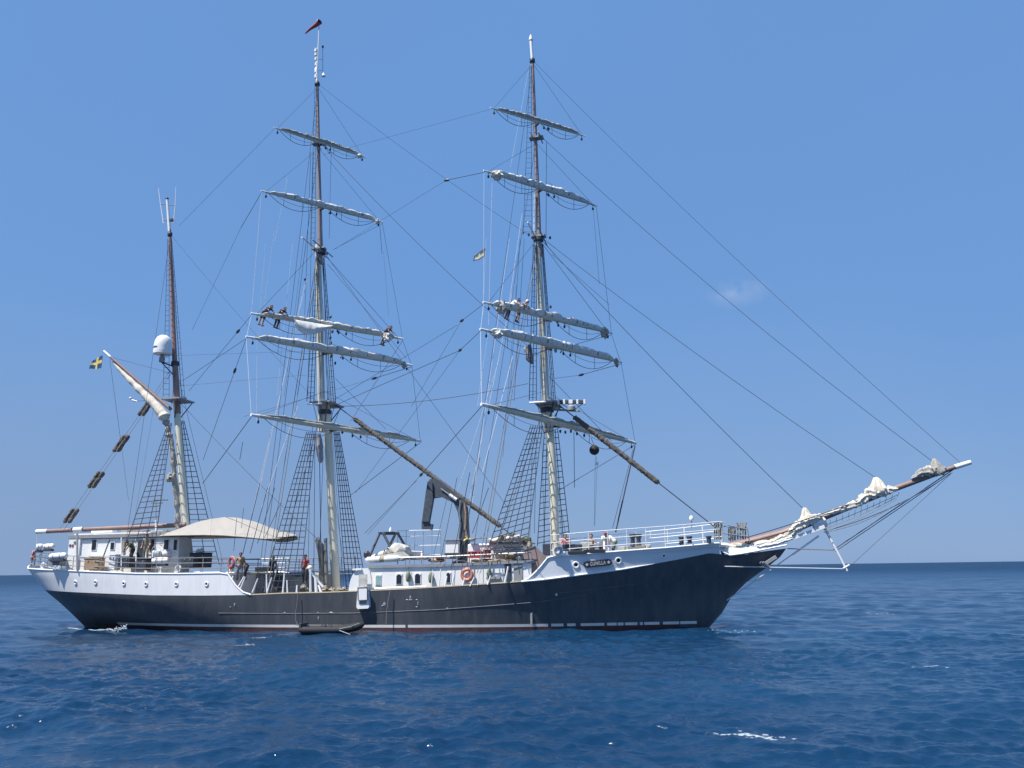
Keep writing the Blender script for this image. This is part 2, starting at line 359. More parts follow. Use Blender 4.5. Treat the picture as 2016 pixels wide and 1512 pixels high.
def build_sea():
    ax = math.atan2(_F.y, _F.x)
    fine = ax + np.linspace(R_(-48), R_(48), 1100)
    coarse = ax + np.linspace(R_(48), R_(312), 140)[1:-1]
    th = np.concatenate([fine, coarse]); nt_ = len(th)
    r = [4.0]
    while r[-1] < 40000: r.append(r[-1] * (1.03 if r[-1] < 11 else 1.0026 if r[-1] < 48 else 1.0055 if r[-1] < 250 else 1.02 if r[-1] < 3000 else 1.10))
    r = np.array(r); nr = len(r)
    dr = np.gradient(r)
    Rr, T = np.meshgrid(r, th, indexing='ij')
    X = CAM.x + Rr * np.cos(T); Y = CAM.y + Rr * np.sin(T)
    res = np.repeat(dr[:, None], nt_, 1)
    res = np.maximum(res, np.where(np.arange(nt_)[None, :] < 1100, 0, Rr * 0.033))
    Z = sea_z(X, Y, res)
    V = np.stack([X, Y, Z], -1).reshape(-1, 3)
    V = np.concatenate([V, [[CAM.x, CAM.y, 0.0]]])
    i, j = np.meshgrid(np.arange(nr - 1), np.arange(nt_), indexing='ij')
    j2 = (j + 1) % nt_
    Q = np.stack([i * nt_ + j, (i + 1) * nt_ + j, (i + 1) * nt_ + j2, i * nt_ + j2], -1).reshape(-1, 4)
    jj = np.arange(nt_); Tn = np.stack([jj, (jj + 1) % nt_, np.full(nt_, len(V) - 1)], -1)
    me = bpy.data.meshes.new('sea')
    me.vertices.add(len(V)); me.vertices.foreach_set('co', V.astype(np.float32).ravel())
    loops = np.concatenate([Q.ravel(), Tn.ravel()]).astype(np.int32)
    me.loops.add(len(loops)); me.loops.foreach_set('vertex_index', loops)
    st = np.concatenate([np.arange(len(Q)) * 4, len(Q) * 4 + np.arange(len(Tn)) * 3]).astype(np.int32)
    me.polygons.add(len(st)); me.polygons.foreach_set('loop_start', st)
    me.update(calc_edges=True)
    me.polygons.foreach_set('use_smooth', [True] * len(st))
    me.materials.append(M['sea'])
    o = bpy.data.objects.new('sea', me); C.objects.link(o)
    tag(o, None, None, kind='structure')
build_sea()

# ================================================================== THE SHIP
ship = thing('sailing_ship', 'three masted sailing ship with black and white hull at anchor', 'sailing ship')

# ------------------------------------------------------------------ hull form
BEAM = 4.1
def half_top(x):                                           # rough half-breadth at the rail, used to place picked points
    if x > 2: s = min(1, (x - 2) / 24.4); return max(0.0, BEAM * (1 - s ** 3) ** 1.5)
    if x < -2: s = min(0.999, (-2 - x) / 22.6); return BEAM * (1 - s ** 3) ** 0.5
    return BEAM
def PS(px, py, off=0.0):                                   # a point picked on the starboard side of the hull
    y = -4.0
    for _ in range(8): y = -half_top(P(px, py, y).x) - off
    return P(px, py, y)
sheer_px = [(86, 1161), (150, 1166), (300, 1172), (400, 1172.5), (493, 1171.5), (560, 1168.5), (640, 1167), (690, 1165), (800, 1160), (900, 1154), (1000, 1147.5),
            (1070, 1141.5), (1159, 1129.8), (1225, 1121), (1272, 1113), (1310, 1106), (1335, 1101.5), (1397, 1089)]
sheer = [(p.x, p.z) for p in (PS(*q) for q in sheer_px)]
sheer += [(p.x, p.z) for p in (P(*q, -0.5) for q in ((1440, 1093), (1457, 1091), (1500, 1086), (1548, 1079.5)))]
sheer.sort()
ZS = [(x, z) for x, z in sheer]
def zs(x): return pl(ZS, x)
XB = P(1548, 1080, 0).x
stem_pts = sorted([(p.z, p.x) for p in (P(*q, 0) for q in ((1548, 1081), (1530, 1103), (1505, 1116), (1463, 1146), (1438, 1174), (1422, 1204), (1396, 1236)))])
def xstem(z):
    if z < stem_pts[0][0]: return stem_pts[0][1] + (z - stem_pts[0][0]) * 0.9
    return pl(stem_pts, z)
stern_px = [(56, 1111), (62, 1123), (75, 1141), (87, 1160.5), (100, 1172), (130, 1199), (163, 1233)]
def bow_b(s, v):
    v = min(max(v, 0), 1.4)
    p = lerp(2.0, 3.0, v ** 1.3); q = lerp(1.05, 1.5, v)
    return BEAM * lerp(0.95, 1.0, min(v, 1)) * max(0, 1 - s ** p) ** q
def stern_b(s, v):
    v = min(max(v, 0), 1)
    k = min(1, v * 1.15)
    p = lerp(2.0, 3.0, k); q = lerp(1.1, 0.5, k ** 0.8)
    return BEAM * lerp(0.95, 1.0, v) * max(0, 1 - s ** p) ** q
ZST = zs(-24)
# stern end for each height: shift it until the outline of the rounded stern meets the picked silhouette
stern_tab = []
for px, py in stern_px:
    lo, hi = -32.0, -16.0
    for _ in range(40):
        xe = (lo + hi) / 2
        best = 1e9
        z = P(px, py, -1.5).z
        for i in range(60):
            s = 1 - (i / 59) ** 2 * 0.6
            x = -2 + (xe + 2) * s
            y = -stern_b(s, z / ZST)
            zz = PZ(px, py, 0).z
            d = Vector((x, y, 0)); 
            # height on the picked image row at that depth
            q = P(px, py, y)
            best = min(best, proj((x, y, q.z))[0])
        if best < px: lo = xe
        else: hi = xe
    stern_tab.append((P(px, py, -1.5).z, xe))
stern_tab.sort()
def xstern(z):
    if z < stern_tab[0][0]: return stern_tab[0][1] + (stern_tab[0][0] - z) * 1.2
    return pl(stern_tab, z)

NU = 150
def uu(i):                                                  # denser towards both ends
    t = i / NU
    return 0.5 - 0.5 * math.cos(math.pi * t) if True else t
def hull_pt(u, v, top=None):
    # v: 0 at the water, 1 at the black sheer line; below 0 under water
    zst = v * zs(-24.6) if v >= 0 else v * 4
    zbw = v * zs(26.0) if v >= 0 else v * 4
    xa, xb = xstern(zst), xstem(zbw)
    x = xa + (xb - xa) * u
    z = v * zs(x) if v >= 0 else v * 4
    if x > 2: b = bow_b((x - 2) / (xb - 2), v)
    elif x < -2: b = stern_b((-2 - x) / (-2 - xa), v)
    else: b = BEAM * lerp(0.95, 1, min(max(v, 0), 1))
    if v < 0: b *= lerp(1, 0.6, -v / 0.5)
    if x > 2: b = max(b, 0.05)
    return x, b, z
def shell(vlist, zfun=None):
    rows = []
    for v in vlist:
        r = []
        for i in range(NU + 1):
            x, b, z = hull_pt(uu(i), v); r.append(Vector((x, -b, z)))
        for i in range(NU, -1, -1):
            x, b, z = hull_pt(uu(i), v); r.append(Vector((x, b, z)))
        rows.append(r)
    return rows
hm = MB()
hm.grid(shell([-0.5, -0.25, -0.08, 0.0, 0.06, 0.12, 0.2, 0.3, 0.4, 0.5, 0.6, 0.7, 0.8, 0.9, 1.0]), closed=True)
hull = hm.build('hull', ['hull'], ship)

def side_b(x, z):                                           # half-breadth of the black hull at (x, z)
    v = z / zs(x)
    zst = v * zs(-24.6); zbw = v * zs(26.0)
    xa, xb = xstern(zst), xstem(zbw)
    if x > 2: return max(0.05, bow_b(min(1, (x - 2) / (xb - 2)), v))
    if x < -2: return stern_b(min(1, (-2 - x) / (-2 - xa)), v)
    return BEAM * lerp(0.95, 1, min(max(v, 0), 1))
def band(x0, x1, z0, z1, off, n=120, gaps=(), side=-1):
    mb = MB(); rows = []
    def flush():
        if len(rows) > 1: mb.grid([list(r) for r in zip(*rows)])
        rows.clear()
    for i in range(n + 1):
        x = lerp(x0, x1, i / n)
        if any(a < x < b for a, b in gaps): flush(); continue
        za = z0(x) if callable(z0) else z0; zb = z1(x) if callable(z1) else z1
        rows.append([Vector((x, side * (side_b(x, z) + off), z)) for z in (za, lerp(za, zb, .5), zb)])
    flush()
    return mb
XW0, XW1 = P(235, 1232, -3.5).x, P(1372, 1231, -1).x
rg = random.Random(5); gaps = []
for g in range(11):
    a = lerp(P(1075, 1232, -3).x, XW1 - 0.5, g / 11) + rg.uniform(-.4, .4); gaps.append((a, a + rg.uniform(0.04, 0.22)))
gaps.append((P(797, 1232, -4).x, P(802, 1232, -4).x))
edges = sorted(gaps); starts = [XW0 - 1.5] + [g[1] for g in edges]; ends = [g[0] for g in edges] + [XW1]
for sd in (-1, 1):
    for x0_, x1_ in zip(starts, ends):
        if x1_ - x0_ < .08: continue
        band(x0_, x1_, 0.24, 0.40, 0.012, max(6, int((x1_ - x0_) * 6)), (), sd).build('boot_stripe', ['boot'], hull)
    band(XW0 - 3.0, XW1 - 1, -0.35, 0.238, 0.008, 120, (), sd).build('bottom_paint', ['antifoul'], hull)

# rail cap and rubbing strakes
def rail(x0, x1, side, dz=0.0, off=0.0, n=80):
    return [Vector((x, side * (half_v1(x) + off), zs(x) + dz)) for x in [lerp(x0, x1, i / n) for i in range(n + 1)]]
def half_v1(x):
    xa, xb = xstern(zs(-24.6)), xstem(zs(26.0))
    if x > 2: return max(0.05, bow_b(min(1, (x - 2) / (xb - 2)), 1))
    if x < -2: return stern_b(min(1, (-2 - x) / (-2 - xa)), 1)
    return BEAM
XA, XF = P(493, 1171, -4.1).x, P(1035, 1144, -4).x        # waist between the white bulwarks
for sd in (-1, 1):
    MB().tube(rail(XA - .3, XF + .8, sd, 0.0, -0.06), 0.07, 6).build('rail_cap', 'khaki', hull)
def strake(pxs, r=0.022):
    pts = []
    for px, py in pxs:
        y = -4.0
        for _ in range(10):
            p = P(px, py, y); y = -side_b(p.x, p.z) - 0.01
        pts.append(P(px, py, y))
    out = []
    for a, b in zip(pts, pts[1:]):
        for i in range(8):
            q = a.lerp(b, i / 8); q.y = -side_b(q.x, q.z) - 0.008; out.append(q)
    out.append(pts[-1])
    return MB().tube(out, r * .7, 5).build('rubbing_strake', 'metalgrey', hull)
strake([(430, 1207), (560, 1208), (700, 1207), (860, 1200.5), (1000, 1190), (1060, 1185), (1156, 1172)])
strake([(1087, 1169), (1130, 1165), (1190, 1158), (1254, 1150)], 0.02)

# ------------------------------------------------------------------ white stern bulwark and forecastle bulwark
top_px = [(57, 1111), (75, 1119), (100, 1121.5), (130, 1123), (200, 1126), (270, 1129), (350, 1129.5), (448, 1128)]
STOP = sorted([(p.x, p.z) for p in (PS(*q) for q in top_px)])
fc_px = [(1081, 1096.5), (1165, 1089.5), (1237, 1084), (1310, 1078.6), (1361, 1074), (1409, 1069.5)]
FTOP = sorted([(p.x, p.z) for p in (PS(*q, 0.2) for q in fc_px)])
def ease(a, b, x, pw):
    t = min(max((x - a) / (b - a), 0), 1); return t ** pw
XS0, XS1 = PS(448, 1128).x, PS(494, 1171).x
def stern_top(x):
    z = pl(STOP, x)
    if x > XS0: z = lerp(pl(STOP, XS0), zs(x) + 0.02, 1 - (1 - ease(XS0, XS1, x, 1)) ** 1.9)
    return z
XF0, XF1 = PS(1030, 1144).x, PS(1080, 1097).x
XFE = P(1416, 1072, -1.2).x
def fc_top(x):
    if x < XF1: return lerp(zs(x) + 0.02, pl(FTOP, XF1), ease(XF0, XF1, x, 1.5))
    return pl(FTOP, x)
def bulwark(x0, x1, topf, vtop, name, m, stern=False, flare=0.0):
    mb = MB(); n = 110
    for sd in (-1, 1):
        rows = []
        for k in range(7):
            t = k / 6; r = []
            for i in range(n + 1):
                w = i / n
                if stern:
                    w = 1 - (1 - w) ** 1.0
                    x0k = xstern(lerp(zs(-24.6), STOP[0][1], t)) if True else x0
                    w = 0.0 + w
                    x = x0k + (x1 - x0k) * (w ** 2.0)
                    xe = x0k
                    b = stern_b(min(1, (-2 - x) / (-2 - xe)), 1)
                else:
                    x = x0 + (x1 - x0) * w
                    b = half_v1(x)
                    b += flare * t * (topf(x) - zs(x)) * pl([(8, 0.0), (14, .22), (20, .75), (24, 1.0)], x)
                z = lerp(zs(x), topf(x), t)
                r.append(Vector((x, sd * (b + 0.012), z)))
            rows.append(r)
        mb.grid(rows)
    return mb.build(name, m, ship), None
sb, _ = bulwark(None, XS1, stern_top, 1, 'stern_bulwark', 'hullwhite', True)
FL = 0.42
fb, _ = bulwark(XF0, XFE, fc_top, 1, 'forecastle_bulwark', 'bowgrey', False, FL)
def fc_b(x, z):
    t = 0 if fc_top(x) <= zs(x) else (z - zs(x)) / (fc_top(x) - zs(x))
    return half_v1(x) + 0.012 + FL * t * (fc_top(x) - zs(x)) * pl([(8, 0.0), (14, .22), (20, .75), (24, 1.0)], x)
def st_b(x, z=None):
    t = 0.5
    if z is not None: t = min(1, max(0, (z - zs(x)) / max(0.01, stern_top(x) - zs(x))))
    xe = xstern(lerp(zs(-24.6), STOP[0][1], t))
    return stern_b(min(1, max(0, (-2 - x) / (-2 - xe))), 1) + 0.012
# caps and mouldings
for sd in (-1, 1):
    n = 70
    pts = [Vector((x, sd * fc_b(x, fc_top(x)), fc_top(x))) for x in [lerp(XF0, XFE, i / n) for i in range(n + 1)]]
    MB().tube(pts, 0.065, 6).build('bulwark_cap', 'white', fb)
    pts = [Vector((x, sd * (half_v1(x) + 0.045), zs(x) + 0.01)) for x in [lerp(XF0 - .1, P(1290, 1110, -2).x, i / n) for i in range(n + 1)]]
    MB().tube(pts, [0.06] * 55 + [lerp(.06, .02, i / 15) for i in range(16)], 6).build('white_moulding', 'white', fb)
    xe = xstern(STOP[0][1])
    xs_ = [xe + (XS1 - xe) * (i / n) ** 2 for i in range(n + 1)]
    pts = [Vector((x, sd * stern_b(min(1, (-2 - x) / (-2 - xe)), 1), stern_top(x))) for x in xs_]
    MB().tube(pts, 0.055, 6).build('bulwark_cap', 'white', sb)

# portholes
def porthole(p, nrm, r, parent, glass='glass'):
    nrm = Vector(nrm).normalized()
    m = MB().torus(p + nrm * 0.01, r, 0.05, nrm, 20, 6)
    a = nrm.cross(Vector((0, 0, 1))).normalized(); b = nrm.cross(a)
    o = len(m.v)
    vs = [p + nrm * 0.006 + (a * math.cos(t) + b * math.sin(t)) * r for t in [2 * math.pi * i / 20 for i in range(20)]]
    m.add(vs, [tuple(range(20))], 1)
    return m.build('porthole', ['white', glass], parent)
def on_side(px, py, bf):
    y = -4.0
    for _ in range(12):
        p = P(px, py, y); y = -bf(p.x, p.z)
    p = P(px, py, y)
    e = 0.15
    nx = (bf(p.x + e, p.z) - bf(p.x - e, p.z)) / (2 * e); nz_ = (bf(p.x, p.z + e) - bf(p.x, p.z - e)) / (2 * e)
    return p, Vector((-nx, -1, -nz_)).normalized()
for px, py in ((148.6, 1146.6), (188, 1146.6), (243.7, 1148.6), (287.5, 1149.8), (347, 1149.8), (406.7, 1149.8)):
    p, nn = on_side(px, py, st_b); porthole(p, nn, 0.115, sb)
for px, py, r in ((1134, 1112, .16), (1217.5, 1103.5, .16), (1307, 1094.3, .11)):
    p, nn = on_side(px, py, fc_b); porthole(p, nn, r, fb)

# name board with the ship's name
def name_board():
    a, na = on_side(1148.5, 1111.5, fc_b); b, nb = on_side(1204.5, 1105.3, fc_b)
    c = (a + b) / 2; n = (na + nb).normalized(); t = (b - a); ln = t.length; t.normalize()
    up = t.cross(n) * -1
    if up.z < 0: up = -up
    n = t.cross(up); n = n if n.y < 0 else -n
    c = c + n * 0.14; h = 0.34
    mb = MB(); pr = []
    k = 10
    for i in range(k + 1):
        an = -math.pi / 2 + math.pi * i / k; pr.append((ln / 2 - h * .55 + math.cos(an) * h * .55, math.sin(an) * h / 2))
    for i in range(k + 1):
        an = math.pi / 2 + math.pi * i / k; pr.append((-ln / 2 + h * .55 + math.cos(an) * h * .55, math.sin(an) * h / 2))
    fr = [c + t * x + up * y + n * .03 for x, y in pr]; bk = [c + t * x + up * y - n * .12 for x, y in pr]
    K = len(pr)
    mb.add(fr + bk, [tuple(range(K))] + [tuple(range(2 * K - 1, K - 1, -1))] + [(i, (i + 1) % K, K + (i + 1) % K, K + i) for i in range(K)])
    bo = mb.build('name_board', 'board', ship, smooth=False)
    cu = bpy.data.curves.new('lettering', 'FONT'); cu.body = 'GUNILLA'; cu.align_x = 'CENTER'; cu.align_y = 'CENTER'; cu.size = 0.30; cu.extrude = 0.006; cu.space_character = 1.12; cu.offset = 0.004
    tmp = bpy.data.objects.new('tmp', cu); C.objects.link(tmp)
    dg = bpy.context.evaluated_depsgraph_get()
    me = bpy.data.meshes.new_from_object(tmp.evaluated_get(dg)); bpy.data.objects.remove(tmp)
    me.name = 'lettering'; me.materials.clear(); me.materials.append(M['letter'])
    w = max(v.co.x for v in me.vertices) - min(v.co.x for v in me.vertices); s = (ln - 0.75) / w
    for v in me.vertices:
        q = c + t * v.co.x * s + up * v.co.y + n * (0.034 + v.co.z); v.co = q
    # a small disc ornament before and after the name
    lo = bpy.data.objects.new('lettering', me); C.objects.link(lo); lo.parent = bo
    for sx in (-1, 1):
        e = MB(); q = c + t * sx * (ln / 2 - 0.2)
        star = [q + (t * math.cos(i * math.pi / 5 + math.pi / 2) + up * math.sin(i * math.pi / 5 + math.pi / 2)) * (0.11 if i % 2 == 0 else 0.055) for i in range(10)]
        e.add([p + n * .036 for p in star] + [p + n * .05 for p in star], [tuple(range(9, -1, -1)), tuple(range(10, 20))] + [(i, (i + 1) % 10, 10 + (i + 1) % 10, 10 + i) for i in range(10)])
        e.build('star_ornament', 'letter', bo, smooth=False)
name_board()

# decks
def deck(x0, x1, zf, bf, name, n=60):
    mb = MB(); rows = []
    for i in range(n + 1):
        x = lerp(x0, x1, i / n); b = max(0.02, bf(x) - 0.03); z = zf(x)
        rows.append([Vector((x, -b, z)), Vector((x, 0, z + 0.06)), Vector((x, b, z))])
    mb.grid(rows); return mb.build(name, 'deck', hull)
deck(XA - 3, XF + 4, lambda x: zs(x) - 0.95, lambda x: side_b(x, zs(x) - 0.95) - 0.08, 'main_deck')
deck(-23.9, XS0 - 0.1, lambda x: stern_top(x) - 0.12, lambda x: st_b(x, 99) , 'poop_deck')
deck(XF1 + .3, XFE + 0.4, lambda x: fc_top(x) - 0.22, lambda x: fc_b(x, fc_top(x)), 'forecastle_deck')
# bulkheads closing the poop and the forecastle
for x, zt, bf in ((XS0 - 0.12, stern_top(XS0) - .1, st_b(XS0)), (XF1 + .35, fc_top(XF1 + .35) - .2, half_v1(XF1))):
    MB().box((x, 0, (zs(x) - 1 + zt) / 2), (0.1, 2 * bf - 0.7, zt - zs(x) + 1)).build('bulkhead', 'white', hull)

# ------------------------------------------------------------------ masts
def path(pxs, y=0.0): return [P(a, b, y) for a, b in pxs]
def dens(pts, n=6):
    out = []
    for a, b in zip(pts, pts[1:]):
        out += [a.lerp(b, i / n) for i in range(n)]
    return out + [pts[-1]]
def tap(pts, r0, r1):
    k = len(pts); return [lerp(r0, r1, i / (k - 1)) for i in range(k)]
def spar(pts, r0, r1, n=12):
    p = dens(pts); return MB().tube(p, tap(p, r0, r1), n)
def mast_part(pts, r0, r1, name, m, parent): return spar(pts, r0, r1).build(name, m, parent)
def bands(parent, pts, r, zs_, m='metal'):
    for p in zs_:
        q = P(*p); mb = MB(); mb.lathe(q - Vector((0, 0, .12)), [(r, 0), (r + .03, .03), (r + .03, .21), (r, .24)], 14)
        mb.build('mast_band', m, parent)

MAST = {}
# mizzen
mz = [P(374, 1112)] + path([(372, 1085), (362, 1000), (357, 930), (350, 830), (346, 785)])
miz = mast_part(mz, 0.27, 0.22, 'mast', 'cream', ship); miz['label'] = 'shorter mizzen mast at the stern with one boom and gaff'
mast_part(path([(349.5, 815), (347, 760), (344.5, 716)]), 0.24, 0.21, 'doubling', 'redmast', miz)
mast_part(path([(345, 735), (341, 640), (337, 530), (334, 452)]), 0.19, 0.11, 'topmast', 'redmast', miz)
mast_part(path([(333.8, 456), (329, 392)]), 0.12, 0.09, 'mast_pole', 'white', miz)
MB().lathe(P(329, 391), [(.10, -.05), (.14, 0), (.10, .08), (.02, .14)], 10).build('truck', 'darkmetal', miz)
# main
mn = [P(663, 1172)] + path([(661, 1150), (655, 1040), (650, 930), (645, 850), (641, 790)])
main = mast_part(mn, 0.30, 0.27, 'mast', 'cream', ship); main['label'] = 'main mast in the middle with a red windsock at its head'
mast_part(path([(634, 850), (632, 760), (629, 640), (627.5, 560), (626, 482)]), 0.27, 0.21, 'topmast', 'topmast', main)
mast_part(path([(630, 520), (629, 420), (627, 300), (624.5, 160)]), 0.18, 0.11, 'topgallant_mast', 'brown', main)
mast_part(path([(624.4, 163), (623, 95)]), 0.10, 0.07, 'mast_pole', 'white', main)
# fore
fo = [P(1094, 1098)] + path([(1092, 1045), (1088, 930), (1083, 860), (1077, 790)])
fore = mast_part(fo, 0.30, 0.27, 'mast', 'cream', ship); fore['label'] = 'foremast with a plain white pole at its head'
mast_part(path([(1078, 850), (1072, 740), (1066, 620), (1061, 530), (1057, 455)]), 0.27, 0.20, 'topmast', 'topmast', fore)
mast_part(path([(1062, 505), (1059, 400), (1054, 270), (1048, 116)]), 0.18, 0.11, 'topgallant_mast', 'brown', fore)
mast_part(path([(1048, 120), (1045.2, 80)]), 0.11, 0.11, 'mast_pole', 'white', fore)
MB().lathe(P(1045.2, 80), [(.11, 0), (.15, .02), (.15, .1), (.12, .25), (.03, .5)], 12).build('truck', 'white', fore)
# white weather-side cloth on the fore doubling
mast_part(path([(1053, 382), (1052.5, 455)], -0.25), 0.07, 0.07, 'cable_conduit', 'white', fore)

def top_platform(px, py, w, parent, y=0.0):
    c = P(px, py)
    mb = MB(); mb.box(c + Vector((0.1, 0, 0)), (1.5, w, 0.10)); mb.box(c + Vector((0.1, 0, .14)), (1.3, .12, .16))
    o = mb.build('top_platform', 'grey', parent)
    for sd in (-1, 1):
        MB().tube([c + Vector((.7, sd * w * .48, 0)), c + Vector((.15, sd * .3, -1.3))], .04, 6).build('strut', 'darkmetal', parent)
    return o
top_platform(641, 797, 2.4, main); top_platform(1076, 797, 2.4, fore); top_platform(348, 789, 1.9, miz)
def crosstrees(c, w, parent, ex=0.0):
    MB().tube([c + Vector((-0.25, -w / 2 - ex, 0.03)), c + Vector((-.2, w / 2, 0))], .055, 8).build('crosstree', 'white', parent)
    MB().tube([c + Vector((.3, -w / 2, 0.0)), c + Vector((.3, w / 2, 0))], .045, 8).build('crosstree', 'metal', parent)
    mb = MB(); mb.box(c, (1.0, .5, .12)); mb.build('trestle', 'grey', parent)
crosstrees(P(628, 490), 3.4, main, 0.5); crosstrees(P(1060, 466), 3.4, fore, 0.8)
crosstrees(P(628, 283), 1.6, main); crosstrees(P(1056, 272), 1.6, fore)
for q, par in (((605, 796), main), ((1042, 793), fore)):
    a = P(q[0], q[1], -1.2); b = a + Vector((1.1, 0, 0)); MB().tube([a, b], .06, 8).build('spreader', 'white', par)
def mast_cap(px, py, parent, r=0.4):
    MB().lathe(P(px, py) - Vector((0, 0, .15)), [(r * .8, 0), (r, .05), (r, .28), (r * .8, .33)], 14).build('mast_cap', 'darkmetal', parent)
mast_cap(632, 497, main, .36); mast_cap(1060, 472, fore, .36); mast_cap(640, 812, main, .46); mast_cap(1077, 808, fore, .46)
mast_cap(624.5, 166, main, .2); mast_cap(1048, 120, fore, .2); mast_cap(334.5, 462, miz, .18); mast_cap(345, 716, miz, .3)

# ------------------------------------------------------------------ yards with their furled sails
YE = {}
def yard(key, l, r, rc, sail, sr, label, mastobj, drop=0.0, tipm='white', ylo=-0.4, lump=0.35):
    lo, hi = 4.2, 44.0
    # height at which the horizontal spar through both picked ends has its middle just ahead of the mast
    def mid(z): return (PZ(*l, z).y + PZ(*r, z).y) / 2
    for _ in range(60):
        m = (lo + hi) / 2
        if mid(m) < ylo: lo = m
        else: hi = m
    z = (lo + hi) / 2
    a, b = PZ(*l, z), PZ(*r, z)
    YE[key] = (a, b)
    ax = (b - a).normalized(); nf = Vector((ax.y, -ax.x, 0))         # forward of the yard
    if nf.x < 0: nf = -nf
    n = 24
    pts = [a.lerp(b, i / n) for i in range(n + 1)]
    rad = [rc * (0.45 + 0.55 * math.sin(math.pi * i / n) ** 0.6) for i in range(n + 1)]
    yo = MB().tube(pts, rad, 10).build('yard', 'spar', ship, label=label)
    L_ = (b - a).length
    for p, d in ((a, ax), (b, -ax)):
        MB().tube([p - d * .04, p + d * .55], [rc * .5, rc * .62], 10).build('yardarm_tip', 'white', yo)
    # the sail rolled along the top of the spar
    rng = random.Random(hash(key) % 1000 if False else sum(map(ord, key)))
    N_ = 130; k = 18; vs = []; mi = []
    t0, t1 = 0.065, 0.935
    gas = sorted(rng.uniform(.9, 1.1) * (i + .5) / 11 for i in range(11))
    sd0 = rng.uniform(0, 50)
    rows = []
    for i in range(N_ + 1):
        u = i / N_; t = lerp(t0, t1, u)
        base = a.lerp(b, t)
        prof = (0.42 + 0.58 * math.sin(math.pi * u) ** 0.55) * min(1, (u + .004) * 22, (1.004 - u) * 22) ** .5
        q = min(abs(u - g) for g in gas); sq = 1 - 0.16 * math.exp(-(q / 0.008) ** 2)
        rr = .85 * sr * prof * sq * (1 + lump * mnoise.noise(Vector((u * 16, sd0, 0))) + .3 * lump * mnoise.noise(Vector((u * 50, sd0, 3))))
        c = base + Vector((0, 0, rc * .55 + rr * .62 - drop)) + nf * (rc * .25)
        row = []
        for j in range(k):
            an = 2 * math.pi * j / k
            w = rr * (1 + 0.20 * mnoise.noise(Vector((u * 22, math.cos(an) * 1.2 + sd0, math.sin(an) * 1.2))) + 0.07 * math.sin(5 * an + 5 * mnoise.noise(Vector((u * 7, sd0, 6)))) + 0.13 * mnoise.noise(Vector((u * 30 + an * .5, math.cos(an) * 4 + sd0, math.sin(an) * 4))))
            row.append(c + Vector((0, 0, 1)) * math.sin(an) * w * 1.2 + nf * math.cos(an) * w * (.74 + .42 * math.sin(an)))
        rows.append(row)
    mb = MB()
    for i in range(N_):
        u = (i + .5) / N_; g = min(abs(u - x) for x in gas) < 0.005
        o = len(mb.v)
        mb.grid([rows[i], rows[i + 1]], 1 if g else 0, True)
    # weld rings
    me_v = [p for r_ in rows for p in r_]
    mb2 = MB(); fs = []; 
    for i in range(N_):
        u = (i + .5) / N_; g = 1 if min(abs(u - x) for x in gas) < 0.005 else 0
        for j in range(k): fs.append(((i * k + j, i * k + (j + 1) % k, (i + 1) * k + (j + 1) % k, (i + 1) * k + j), g))
    mb2.v = [tuple(p) for p in me_v]; mb2.f = [f for f, g in fs]; mb2.mi = [g for f, g in fs]
    mb2.f += [tuple(range(k - 1, -1, -1)), tuple(range(N_ * k, N_ * k + k))]; mb2.mi += [0, 0]
    mb2.build('furled_sail', [sail, 'gasket'], yo)
    # footropes with stirrups, one each side of the mast
    dp = min(1.0, L_ * .075 + .12)
    for ta, tb in ((0.06, 0.47), (0.53, 0.94)):
        pa = a.lerp(b, ta) - nf * .12; pb = a.lerp(b, tb) - nf * .15
        ps = sag(pa, pb, dp * .95, 14); mb = MB().tube(ps, .02, 5)
        for q in (4, 9):
            top = a.lerp(b, lerp(ta, tb, q / 14)) - nf * .12
            mb.tube([top, ps[q]], .016, 4)
        mb.build('footrope', 'rope', yo)
        pj = sag(a.lerp(b, ta + .05) - nf * .1, pb, dp * .45, 10); MB().tube(pj, .014, 4).build('backrope', 'rope', yo)
    # jackstay blocks and clew blocks hanging under the spar
    for t in (0.55, 0.6, 0.035, 0.965):
        p = a.lerp(b, t); mb = MB(); mb.tube([p - Vector((0, 0, rc * .4)), p - Vector((0, 0, rc * .5 + .2))], .018, 4)
        mb.ball(p - Vector((0, 0, rc * .5 + .28)), .10, 8, sc=(.8, .5, 1.2)); mb.build('block', 'darkmetal', yo)
    # truss holding the spar to the mast
    return yo, a, b, ax, nf
Y = {}
Y['MR'] = yard('MR', (540, 251), (719, 309), .085, 'old_shaded_sail', .17, 'main royal yard, highest on the main mast', main)
Y['MT'] = yard('MT', (515, 376), (753, 437), .11, 'sail', .20, 'main topgallant yard', main)
Y['MU'] = yard('MU', (495, 617), (793, 667), .13, 'tansail', .19, 'main upper topsail yard with a loose flap of sail and crew on it', main, lump=.55)
Y['ML'] = yard('ML', (485, 663), (811, 719), .14, 'sail', .26, 'main lower topsail yard', main, lump=.2)
Y['MC'] = yard('MC', (495, 817), (828, 868), .18, 'old_shaded_sail', .13, 'main course yard, lowest on the main mast', main, lump=.5)
Y['FR'] = yard('FR', (966, 212), (1151, 268), .085, 'old_shaded_sail', .18, 'fore royal yard, highest on the foremast', fore)
Y['FT'] = yard('FT', (953, 336), (1174, 405), .11, 'sail', .24, 'fore topgallant yard', fore)
Y['FU'] = yard('FU', (952, 595), (1204, 656), .13, 'sail', .22, 'fore upper topsail yard with crew on its near half', fore, lump=.5)
Y['FL'] = yard('FL', (946, 648), (1223, 713), .14, 'sail', .27, 'fore lower topsail yard', fore, lump=.2)
Y['FC'] = yard('FC', (948, 796), (1251, 872), .18, 'old_shaded_sail', .15, 'fore course yard, lowest on the foremast', fore, lump=.5, ylo=0.3)
